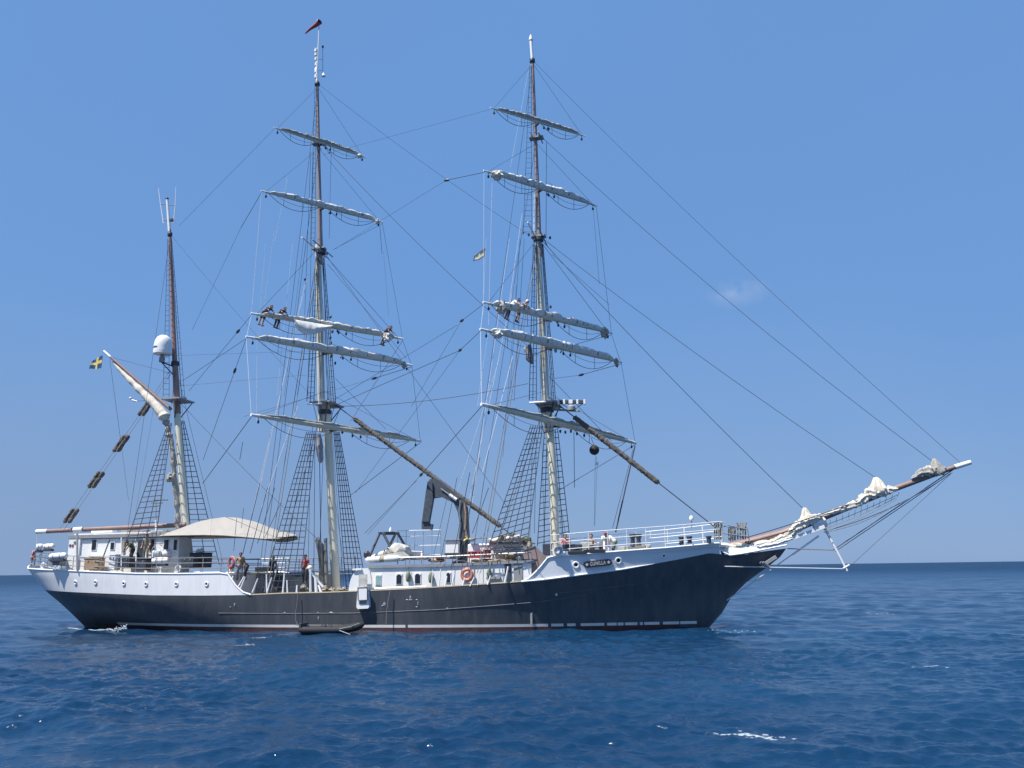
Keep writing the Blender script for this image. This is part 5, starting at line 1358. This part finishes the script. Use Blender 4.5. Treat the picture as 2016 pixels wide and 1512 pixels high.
# anchor ball and the small lamp under it
root = thing('anchor_ball', 'black ball hung under the fore course yard', 'day shape', tuple(P(1170, 886, 1.2)))
c = P(1170, 886, 1.2)
mb = MB(); mb.ball(c, .33, 16); attach(mb.build('ball', 'rubber', None), root); attach(MB().torus(c, .335, .012, (1, .3, 0), 24, 5).build('seam', 'rubber', None), root)
attach(MB().tube([c + Vector((0, 0, .3)), P(1164, 862, 1.2)], .016, 5).build('lanyard', 'rope', None), root)
root = thing('anchor_lamp', 'small white lamp hanging below the black ball', 'lamp', tuple(P(1175.5, 913, 1.2)))
c = P(1175.5, 913, 1.2); mb = MB(); mb.lathe(c, [(.08, -.1), (.1, -.04), (.1, .06), (.03, .12)], 12); attach(mb.build('lamp_body', 'white', None), root)
attach(MB().tube([c + Vector((0, 0, .1)), P(1173, 896, 1.2)], .01, 5).build('lanyard', 'rope', None), root); attach(MB().tube([c - Vector((0, 0, .1)), P(1171, 1035, 1.2)], .008, 5).build('cord', 'rope', None), root)

# lifebuoys
def lifebuoy(c, R, label, m='orange', nrm=(0, 1, 0), pale='white'):
    root = thing('lifebuoy', label, 'lifebuoy', tuple(c), 'lifebuoys about the ship')
    attach(MB().torus(c, R * .76, R * .24, nrm, 32, 10, 0, 1).build('ring', [m, pale], None), root)
    attach(MB().torus(c, R * 1.02, .015, nrm, 28, 4).build('grab_line', 'palerope', None), root)
lifebuoy(P(919.5, 1131.5, -3.52), .40, 'orange lifebuoy hung on the white midship deckhouse', 'orange', pale='orange')
lifebuoy(P(65, 1094, -1.6), .36, 'red lifebuoy on the stern rail at the ship\'s after end', 'red', (1, .6, 0))
lifebuoy(P(456, 1108, -3.6), .40, 'dark red lifebuoy at the forward end of the poop railing', 'redcloth', (.5, 1, 0), 'redcloth')

# life raft canisters
def canister(a, b, r, label, tilt=0):
    a = P(*a); b = P(*b); d = (b - a); ln = d.length; d.normalize(); c = (a + b) / 2
    root = thing('liferaft_canister', label, 'life raft', (c.x, c.y, c.z - r), 'white liferaft canisters on the poop')
    n = 12; pts = [a.lerp(b, i / n) for i in range(n + 1)]; rad = [r * min(1, .72 + 1.6 * min(i, n - i) / n) for i in range(n + 1)]
    attach(MB().tube(pts, rad, 18).build('shell', 'white', None), root)
    for t in (.3, .7): attach(MB().tube([a.lerp(b, t - .02), a.lerp(b, t + .02)], r + .012, 18).build('strap', 'grey', None), root)
    attach(MB().box(c - Vector((0, 0, r + .05)), (ln * .8, r * 1.6, .14)).build('cradle', 'darkmetal', None), root)
canister((71, 1077.5, -2.2), (85, 1077, -1.9), .24, 'white liferaft canister at the stern, end on, aftermost of the canisters')
canister((86, 1076.5, -1.0), (106, 1075.5, -1.0), .21, 'white liferaft canister behind the aftermost one, above the stern rail')
canister((99, 1096, -3.2), (131, 1094, -3.2), .23, 'white liferaft canister low on the poop beside the white house end')
canister((300, 1091, -3.0), (317, 1090, -2.6), .28, 'white liferaft canister below the poop house windows, left of the mizzen')
canister((318, 1090, -2.5), (334, 1089.5, -2.5), .25, 'white liferaft canister with its left end to the house, nearest the mizzen')
canister((301, 1104, -3.4), (332, 1103, -3.4), .22, 'long white liferaft canister behind the poop railing')
canister((341, 1090, -2.2), (352, 1089, -2.0), .23, 'white liferaft canister touching the foot of the mizzen')

# boxes on the poop
def crate(px, py, w, h, y, m, label, name='storage_box', cat='box'):
    c = P(px, py, y); root = thing(name, label, cat, (c.x, c.y, c.z - h / 61))
    W, H = w / 30.5, h / 30.5
    attach(MB().box(c, (W, .6, H)).build('box_body', m, None), root)
    attach(MB().box(c + Vector((0, 0, H / 2 + .03)), (W + .05, .66, .06)).build('lid', m, None), root)
    for s in (-.25, .25): attach(MB().box(c + Vector((W * s, -.32, H * .3)), (.06, .04, .1)).build('latch', 'metal', None), root)
crate(186, 1111, 34, 22, -3.0, 'tan', 'brown wooden box on the poop beside the railing')
crate(180, 1099.5, 40, 5, -2.9, 'white', 'long flat white box in front of the poop house wall')
crate(112, 1107, 28, 12, -2.8, 'grey', 'grey box under a liferaft canister at the stern')
crate(250, 1108, 24, 22, -2.9, 'darkmetal', 'dark box behind the poop railing below the house door')
crate(226, 1108, 14, 30, -3.1, 'white', 'tall white locker by the poop railing')
crate(282, 1112, 24, 22, -2.9, 'darkmetal', 'dark grey box behind the railing, right of the other dark box')
crate(374, 1107, 26, 18, -2.6, 'darkmetal', 'black box at the foot of the mizzen mast')
crate(395, 1104, 40, 29, -1.6, 'darkmetal', 'wide dark chest under the awning carrying two white floats')
crate(937, 1093, 26, 10, -2.6, 'red', 'red box in front of the upper white house')
crate(959, 1091, 10, 13, -2.6, 'red', 'small red box right of the long red box')
for px, py, lb in ((390, 1086, 'left of two white round floats under the awning'), (397, 1084, 'right of two white round floats under the awning'), (456, 1122, 'white round float hung at the break of the poop'), (610, 1118, 'white round float on top of a white post by the main rail')):
    c = P(px, py, -3.2 if px > 450 else -1.6); root = thing('float', lb, 'float', tuple(c), 'white floats'); mb = MB(); mb.ball(c, .16, 12); attach(mb.build('ball', 'white', None), root)
    attach(MB().tube([c, c + Vector((0, 0, .25))], .02, 5).build('eye', 'metal', None), root)

# fenders hanging on the deckhouse
for px, py, lb in ((803.5, 1135, 'green fender hung between the two dark midship windows'), (848, 1137, 'green fender hung right of the second dark window'), (963, 1130, 'green fender hung right of the orange lifebuoy')):
    c = P(px, py, -3.5); root = thing('fender', lb, 'fender', tuple(c), 'green fenders on the deckhouse')
    attach(MB().lathe(c - Vector((0, 0, .32)), [(.05, 0), (.13, .08), (.15, .25), (.15, .42), (.1, .58), (.04, .64)], 12).build('body', 'green', None), root)
    attach(MB().tube([c + Vector((0, 0, .3)), c + Vector((0, 0, .6))], .015, 5).build('lanyard', 'rope', None), root)

# white boarding platform folded up against the side
root = thing('boarding_platform', 'white boarding platform box hung over the rail amidships', 'boarding platform', tuple(P(713, 1197, -4.4)))
yb = -4.34
attach(poly([(703.5, 1166), (725, 1165), (726.5, 1195), (724, 1198), (704, 1199), (701.5, 1195)], yb + .2, .36, 'box_body', 'white', None), root)
attach(poly([(706, 1131), (722.5, 1130.5), (722.5, 1155), (706, 1156)], yb + .1, .06, 'upper_panel', 'cover', None), root)
attach(poly([(705, 1157.5), (722.5, 1156.5), (722.5, 1180), (705.5, 1181)], yb - .02, .1, 'door_panel', 'white', None), root)
fr = MB(); 
for a_, b_ in (((704.5, 1156.5), (723, 1155.5)), ((704.5, 1156.5), (705, 1182)), ((723, 1155.5), (723, 1181)), ((705, 1182), (723, 1181))): fr.tube([P(*a_, yb - .08), P(*b_, yb - .08)], .025, 5)
attach(fr.build('panel_frame', 'darkmetal', None), root)
attach(poly([(706, 1182.5), (721, 1182), (721, 1189), (706, 1189.5)], yb + .04, .06, 'step_recess', 'grey', None), root)
# ropes hanging down the side
for pts, lb in (([(587, 1167), (585, 1188), (582, 1208), (582.5, 1222), (586, 1231), (592, 1233)], 'pale rope hanging from the rail to the black inflatable'), ([(768, 1164), (764, 1185), (761, 1210), (760.5, 1228)], 'pale rope hanging down the black side, right of the boarding platform')):
    tag(MB().tube(dens([P(a, b, -4.25) for a, b in pts], 4), .025, 6).build('hanging_rope', 'greyrope', None), lb, 'rope')

# white inflatable tender on the boat deck
root = thing('inflatable_tender', 'white inflatable tender with a canvas cover lashed on the boat deck', 'inflatable boat', tuple(P(755, 1108, -3)))
def tender_tube(pts, r, y, m, nm): attach(MB().tube(dens([P(a, b, y) for a, b in pts], 6), r, 14).build(nm, m, None), root)
tender_tube([(720, 1103), (749, 1101.5)], [.10] + [.2] * 5 + [.2], -3.3, 'hypalon', 'tube_section')
tender_tube([(749, 1101.8), (758, 1101)], .17, -3.3, 'khaki', 'tube_section')
tender_tube([(758, 1101), (787, 1099)], [.2] * 6 + [.12], -3.3, 'hypalon', 'tube_section')
tender_tube([(728, 1098), (752, 1090), (775, 1086), (800, 1084)], [lerp(.08, .2, min(1, i / 9)) for i in range(19)], -2.3, 'hypalon', 'tube_section')
attach(poly([(724, 1102), (745, 1094), (790, 1086), (800, 1097), (786, 1104)], -2.7, .8, 'floor', 'cover', None), root)
mb = MB(); c = P(784, 1083, -2.2); mb.ball(c, 1, 22, sc=(.72, .6, .42)); mb.v = [tuple(Vector(v) + mnoise.noise_vector(Vector(v) * 2.2) * .16 + mnoise.noise_vector(Vector(v) * 6) * .07) for v in mb.v]
attach(mb.build('cover', 'cover', None), root)
attach(MB().torus(P(763, 1088, -2.8), .3, .03, (1, .2, 0), 16, 5).build('strap', 'black', None), root); attach(MB().torus(P(757, 1091, -2.8), .26, .03, (1, .2, 0), 16, 5).build('strap', 'black', None), root)
attach(MB().lathe(P(722, 1098, -3.0), [(.14, 0), (.2, .1), (.2, .3), (.1, .42)], 12).build('outboard_motor', 'darkmetal', None), root)
root = thing('rowing_dinghy', 'pale grey dinghy lying behind the inflatable tender on the boat deck', 'dinghy', tuple(P(805, 1092, -1)))
mb = MB(); rows = []
for i in range(13):
    t = i / 12; w = .75 * math.sin(math.pi * (.15 + .8 * t)) ** .8; px = lerp(768, 830, t); zc = P(px, 1086 + 2 * t, -1.2); rows.append([zc + Vector((0, math.cos(q) * w, -math.sin(q) * .42 + .05 * math.cos(2 * q))) for q in [math.pi * k / 8 for k in range(9)]])
mb.grid(rows); mb.grid([[p + Vector((0, 0, .04)) for p in r] for r in rows]); attach(mb.build('boat_hull', 'hypalon', None), root)
attach(MB().tube([r[0] for r in rows], .05, 6).build('gunwale', 'white', None), root); attach(MB().tube([r[8] for r in rows], .05, 6).build('gunwale', 'white', None), root)
attach(MB().box((rows[6][0] + rows[6][8]) / 2, (.25, 1.2, .05)).build('thwart', 'tan', None), root)

# black inflatable floating alongside
root = thing('inflatable_boat', 'black inflatable boat floating against the ship\'s side', 'inflatable boat', tuple(PZ(655, 1240, .0)))
def bp(px, y, z): p = P(px, 1235, y); return Vector((p.x, y, z))
for y in (-4.75, -5.9):
    pts = dens([bp(590, y, .22), bp(625, y, .22), bp(672, y, .24), bp(698, lerp(y, -5.3, .35), .36), bp(716, lerp(y, -5.3, .9), .52)], 5)
    attach(MB().tube(pts, [.10] + [.21] * (len(pts) - 5) + [.20, .18, .14, .08], 14).build('side_tube', 'rubber', None), root)
attach(MB().bar(bp(608, -5.3, .14), bp(700, -5.3, .2), 1.0, .12).build('floor', 'rubber', None), root)
pts = dens([bp(668, -6.17, .33), bp(690, -6.02, .44), bp(707, -5.6, .60)], 6); attach(MB().tube(pts, .022, 6).build('rubbing_band', 'grey', None), root)
attach(MB().box(bp(598, -5.3, .35), (.12, 1.0, .5)).build('transom', 'darkmetal', None), root)
for q in ((604, -5.0), (650, -5.4), (637, -5.0)): 
    mb = MB(); mb.ball(bp(q[0], q[1], .36), .15, 10, lump=.6, seed=q[0]); attach(mb.build('stowed_gear', 'darkmetal', None), root)
attach(MB().tube([bp(668, -6.3, .25), bp(690, -6.6, .05)], .022, 6).build('oar', 'metal', None), root)

# ------------------------------------------------------------------ people
def remesh(mb, name, m, voxel, parent=None, smooth_it=2):
    me = bpy.data.meshes.new('tmp'); me.from_pydata(mb.v, [], mb.f)
    bm = bmesh.new(); bm.from_mesh(me); bmesh.ops.recalc_face_normals(bm, faces=bm.faces); bm.to_mesh(me); bm.free()
    o = bpy.data.objects.new('tmp', me); C.objects.link(o)
    r = o.modifiers.new('r', 'REMESH'); r.mode = 'VOXEL'; r.voxel_size = voxel; r.use_smooth_shade = True
    s = o.modifiers.new('s', 'SMOOTH'); s.iterations = smooth_it; s.factor = .5
    out = bpy.data.meshes.new_from_object(o.evaluated_get(bpy.context.evaluated_depsgraph_get()))
    bpy.data.objects.remove(o); out.name = name
    out.materials.clear(); out.materials.append(M[m]); out.polygons.foreach_set('use_smooth', [True] * len(out.polygons))
    ob = bpy.data.objects.new(name, out); C.objects.link(ob)
    if parent: ob.parent = parent
    return ob
POSES = {
 # leaning over a spar at the origin, feet on the footrope behind and below
 'lean': dict(pelvis=(-.26, 0, .02), chest=(.08, 0, .23), neck=(.23, 0, .32), head=(.35, 0, .37), hip=(-.26, .10, 0), knee=(-.30, .13, -.44), foot=(-.46, .13, -.86), toe=(-.30, .13, -.90), sh=(.16, .19, .27), el=(.33, .26, .06), ha=(.36, .20, -.12)),
 'reach': dict(pelvis=(-.28, 0, .04), chest=(.08, 0, .22), neck=(.24, 0, .30), head=(.37, 0, .33), hip=(-.28, .10, .02), knee=(-.42, .15, -.40), foot=(-.58, .16, -.80), toe=(-.42, .16, -.84), sh=(.16, .19, .25), el=(.36, .27, .02), ha=(.34, .2, -.24)),
 # origin at the soles
 'stand': dict(pelvis=(0, 0, .95), chest=(.02, 0, 1.30), neck=(.03, 0, 1.46), head=(.06, 0, 1.61), hip=(0, .10, .90), knee=(.03, .11, .48), foot=(-.02, .12, .08), toe=(.15, .14, .03), sh=(.02, .20, 1.40), el=(.02, .28, 1.12), ha=(.18, .24, .92)),
 'bend': dict(pelvis=(-.12, 0, .90), chest=(.16, 0, 1.14), neck=(.28, 0, 1.24), head=(.38, 0, 1.32), hip=(-.12, .10, .86), knee=(0, .12, .46), foot=(-.05, .12, .08), toe=(.12, .13, .03), sh=(.21, .20, 1.18), el=(.36, .25, .94), ha=(.46, .18, .74)),
 # origin at the seat
 'sit': dict(pelvis=(0, 0, .10), chest=(.05, 0, .46), neck=(.08, 0, .62), head=(.13, 0, .76), hip=(.02, .10, .09), knee=(.42, .14, .16), foot=(.46, .14, -.28), toe=(.62, .15, -.32), sh=(.06, .20, .55), el=(.14, .28, .28), ha=(.36, .20, .22)),
}
def person(loc, face, pose, label, shirt='navy', legs='navy', skin='skin', hair='hair', shorts=False, cap=None, scale=1.0, sleeveless=False):
    p = POSES[pose]; Rm = Matrix.Rotation(face, 3, 'Z')
    w = lambda v: Rm @ (Vector(v) * scale)
    mir = lambda v, s: (v[0], v[1] * s, v[2])
    root_mb = MB(); S = scale
    def cap_tube(mb, pts, rad, n=12):
        pts = [w(q) for q in pts]; rad = [r * S for r in rad]
        mb.tube(pts, rad, n)
        for q, r in zip(pts, rad): mb.ball(q, r * .995, 10)
    body = root_mb
    # trunk, neck, head with features
    cap_tube(body, [p['pelvis'], tuple((a + b) / 2 for a, b in zip(p['pelvis'], p['chest'])), p['chest']], [.125, .115, .135])
    cap_tube(body, [p['chest'], p['neck']], [.10, .055]); cap_tube(body, [p['neck'], p['head']], [.055, .055])
    hd = w(p['head']); fw = Rm @ Vector((1, 0, -.05)); sd_ = Rm @ Vector((0, 1, 0))
    body.ball(hd, .105 * S, 14, sc=(.98, .86, 1.15)); body.ball(hd + fw * .03 * S - Vector((0, 0, .06 * S)), .07 * S, 10)
    body.tube([hd + fw * .095 * S + Vector((0, 0, .02 * S)), hd + fw * .125 * S - Vector((0, 0, .025 * S))], [.012 * S, .018 * S], 6)
    for s in (-1, 1): body.ball(hd + sd_ * s * .09 * S, .028 * S, 8, sc=(.7, .5, 1.2))
    for s in (-1, 1):
        cap_tube(body, [mir(p['sh'], s), mir(p['el'], s)], [.055, .042]); cap_tube(body, [mir(p['el'], s), mir(p['ha'], s)], [.042, .028])
        cap_tube(body, [p['chest'], mir(p['sh'], s)], [.11, .062])
        h = Vector(mir(p['ha'], s)); d = (h - Vector(mir(p['el'], s))).normalized(); lat = Vector((0, -s, 0)); nrm = d.cross(lat)
        if nrm.length < .1: nrm = Vector((1, 0, 0))
        nrm.normalize(); lat = nrm.cross(d).normalized()
        pal = h + d * .05
        cap_tube(body, [tuple(h), tuple(pal)], [.03, .036])
        for k, (o_, ln) in enumerate(((-.030, .062), (-.010, .075), (.010, .07), (.030, .055))):
            b0 = pal + lat * o_ + d * .025; b1 = b0 + d * ln * .55 + nrm * .012; b2 = b1 + d * ln * .35 + nrm * .028
            cap_tube(body, [tuple(b0), tuple(b1), tuple(b2)], [.0125, .0115, .010], 6)
        t0 = h + lat * -.03 * 1 + d * .02; cap_tube(body, [tuple(t0), tuple(t0 + lat * -.03 + d * .03), tuple(t0 + lat * -.03 + d * .06 + nrm * .015)], [.015, .0135, .011], 6)
        cap_tube(body, [mir(p['hip'], s), mir(p['knee'], s)], [.095, .062]); cap_tube(body, [mir(p['knee'], s), mir(p['foot'], s)], [.062, .042])
        cap_tube(body, [mir(p['foot'], s), mir(p['toe'], s)], [.045, .036])
    root = remesh(body, 'person', skin, .0125 * S)
    root.location = loc; tag(root, label, 'person')
    def cloth(parts, name, m, vox=.02):
        mb = MB()
        for pts, rad in parts: cap_tube(mb, pts, rad)
        o = remesh(mb, name, m, vox * S, root, 3)
    mid = tuple((a + b) / 2 for a, b in zip(p['pelvis'], p['chest']))
    sl = [([mir(p['sh'], s), tuple(Vector(mir(p['sh'], s)).lerp(Vector(mir(p['el'], s)), .6))], [.072, .062]) for s in (-1, 1)] + [([p['chest'], mir(p['sh'], s)], [.125, .075]) for s in (-1, 1)]
    cloth([([p['pelvis'], mid, p['chest']], [.14, .135, .152])] + sl, 'shirt', shirt)
    lg = []
    for s in (-1, 1):
        k = Vector(mir(p['knee'], s)); f = Vector(mir(p['foot'], s)); h_ = Vector(mir(p['hip'], s))
        if shorts: lg.append(([tuple(h_), tuple(h_.lerp(k, .8))], [.115, .095]))
        else: lg += [([tuple(h_), tuple(k)], [.112, .08]), ([tuple(k), tuple(k.lerp(f, .9))], [.08, .062])]
    cloth([([p['pelvis'], mir(p['hip'], 1)], [.145, .115]), ([p['pelvis'], mir(p['hip'], -1)], [.145, .115])] + lg, 'shorts' if shorts else 'trousers', legs)
    hb = MB(); hb.ball(hd - fw * .015 * S + Vector((0, 0, .03 * S)), .112 * S, 14, sc=(1, .9, 1.08))
    if cap: hb.ball(hd + fw * .11 * S + Vector((0, 0, .06 * S)), .07 * S, 8, sc=(1, .9, .2))
    hb.v = [tuple(v) for v in hb.v]
    o = remesh(hb, 'cap' if cap else 'hair', cap or hair, .012 * S, root, 1)
    for v in o.data.vertices:                            # keep the face clear
        q = v.co - hd; f_ = q.dot(fw) / S
        if f_ > .045 and q.z < .055 * S: v.co -= fw * (f_ - .035) * S
    eb = MB()
    for s in (-1, 1): eb.ball(hd + fw * .088 * S + sd_ * s * .034 * S + Vector((0, 0, .015 * S)), .011 * S, 6)
    eb.ball(hd + fw * .094 * S - Vector((0, 0, .062 * S)), .012 * S, 6, sc=(.5, 2, .5))
    eb.build('eyes_and_mouth', 'hair', root)
    fb_ = MB()
    for s in (-1, 1):
        f = w(mir(p['foot'], s)); t = w(mir(p['toe'], s)); fb_.tube([f + (f - t) * .25 - Vector((0, 0, .02 * S)), f, t, t + (t - f) * .1], [.045 * S, .058 * S, .048 * S, .02 * S], 10)
    fb_.build('shoes', 'black', root)
    return root
def on_yard(key, px):
    a, b = YE[key]; lo, hi = 0., 1.
    for _ in range(30):
        m = (lo + hi) / 2
        if proj(a.lerp(b, m))[0] < px: lo = m
        else: hi = m
    q = a.lerp(b, lo); ax = (b - a).normalized(); nf = Vector((ax.y, -ax.x, 0))
    return q + Vector((0, 0, .26)) + nf * .0, math.atan2(nf.y, nf.x)
for key, px, pose, lb, kw in (('MU', 526, 'reach', 'bare legged person furling sail, outermost on the near arm of the main yard', dict(shirt='navy', legs='black', skin='skin', shorts=True)),
                          ('MU', 553, 'lean', 'person in navy clothes on the main yard\'s near arm, closer to the mast', dict(shirt='navy', legs='navy')),
                          ('MU', 762, 'lean', 'person in dark top leaning over the far end of the main upper topsail yard', dict(shirt='black', legs='khaki')),
                          ('FU', 1012, 'reach', 'person in white shirt leaning over the fore upper topsail yard', dict(shirt='whitecloth', legs='navy', skin='skin')),
                          ('FU', 1029, 'lean', 'person in white cap and shorts beside the white shirted one on the fore yard', dict(shirt='brown', legs='khaki', cap='whitecloth', shorts=True))):
    q, fa = on_yard(key, px); person(q, fa + R_(28), pose, lb, **kw)
def feet(px, py, y): return P(px, py, y)
person(feet(471, 1142, -3.0), R_(-60), 'stand', 'person in brown shirt standing at the break of the poop', 'tan', 'grey', 'skin2')
person(feet(481, 1143, -2.4), R_(200), 'bend', 'person in olive top bending over beside the poop steps', 'olive', 'black', 'skin')
person(P(535, 1122, -1.2), R_(-30), 'sit', 'person in dark clothes sitting on the grey deck cabin', 'black', 'navy', 'skin2')
person(feet(600, 1147, -2.6), R_(-100), 'stand', 'person in dark red top standing by the main shrouds', 'redcloth', 'black', 'skin')
person(feet(286, 1104, -2.7), R_(-80), 'stand', 'person in khaki standing beside the poop house door', 'khaki', 'khaki', 'skin')
person(feet(257, 1106, -2.7), R_(-120), 'bend', 'person in dark clothes bending near the poop house wall', 'olive', 'black', 'skin2')
person(P(1113, 1081, -2.0), R_(-70), 'sit', 'person in pink top sitting on the after end of the forecastle', 'pink', 'whitecloth', 'skin', 'hair')
person(P(1166, 1081, -1.8), R_(-100), 'sit', 'person in brown top sitting in the middle of the forecastle', 'brown', 'khaki', 'skin', 'hair')
person(feet(1195, 1097, -2.2), R_(-90), 'bend', 'person in red cap and white shirt on the forecastle', 'whitecloth', 'whitecloth', 'skin2', cap='redcloth')
person(feet(1208, 1097, -1.8), R_(180), 'bend', 'dark haired person in white shirt behind the red capped one', 'whitecloth', 'olive', 'skin')

# ------------------------------------------------------------------ foam on the sea
def foam_patch(px, py, L, W, seed, n=26):
    c = PZ(px, py, 0.0); rg_ = random.Random(seed); mb = MB(); ang = rg_.uniform(-.5, .5)
    for i in range(n * 4):
        t = rg_.gauss(0, .45); w = mnoise.noise(Vector((t * 5, seed, 0))) * W * 1.5 + rg_.gauss(0, W * .6)
        a = c.x + math.cos(ang) * t * L; b_ = c.y + math.sin(ang) * t * L * .5 + w
        r = abs(rg_.gauss(0, .014)) + .004; mb.ball((a, b_, sz(a, b_)), r * (L / 1.0) ** .3, 6, sc=(rg_.uniform(1.2, 3), 1.0, .3), lump=.8, seed=i + seed)
    return mb
fm = MB()
for px, py, L, W, s, n in ((480, 1268, .9, .3, 1, 26), (512, 1257, .7, .2, 2, 14), (1450, 1441, .7, .12, 3, 26), (1485, 1447, .6, .1, 4, 24), (1510, 1455, .5, .1, 5, 18), (1740, 1209, 1.0, .6, 7, 12), (1828, 1315, .7, .2, 8, 18), (1980, 1168, .9, .5, 10, 10)):
    q = foam_patch(px, py, L, W, s, n); fm.add(q.v, q.f)
rg_ = random.Random(2)
for i in range(330):                                       # wash at the stern
    px = rg_.uniform(112, 250); t = (px - 112) / 138
    yy = 1242 - (0 if t < .55 else (t - .55) ** 1.5 * 42) + rg_.gauss(0, .8) + (rg_.random() * 8 * (t > .7))
    c = P(px, yy, -1.2 - 2.6 * t); fm.ball((c.x, c.y, max(c.z, sz(c.x, c.y))), rg_.uniform(.015, .055), 6, lump=.9, seed=i, sc=(1.6, 1, .8))
for i in range(40):                                        # ripple at the stem
    c = PZ(rg_.uniform(1390, 1500), 1243 + rg_.gauss(0, 1.5), 0); fm.ball((c.x, c.y, sz(c.x, c.y)), rg_.uniform(.01, .03), 6, lump=.9, seed=i, sc=(2.5, 1, .4))
tag(fm.build('sea_foam', 'foam', None), 'white foam flecks and wash on the blue water', 'foam', kind='stuff')
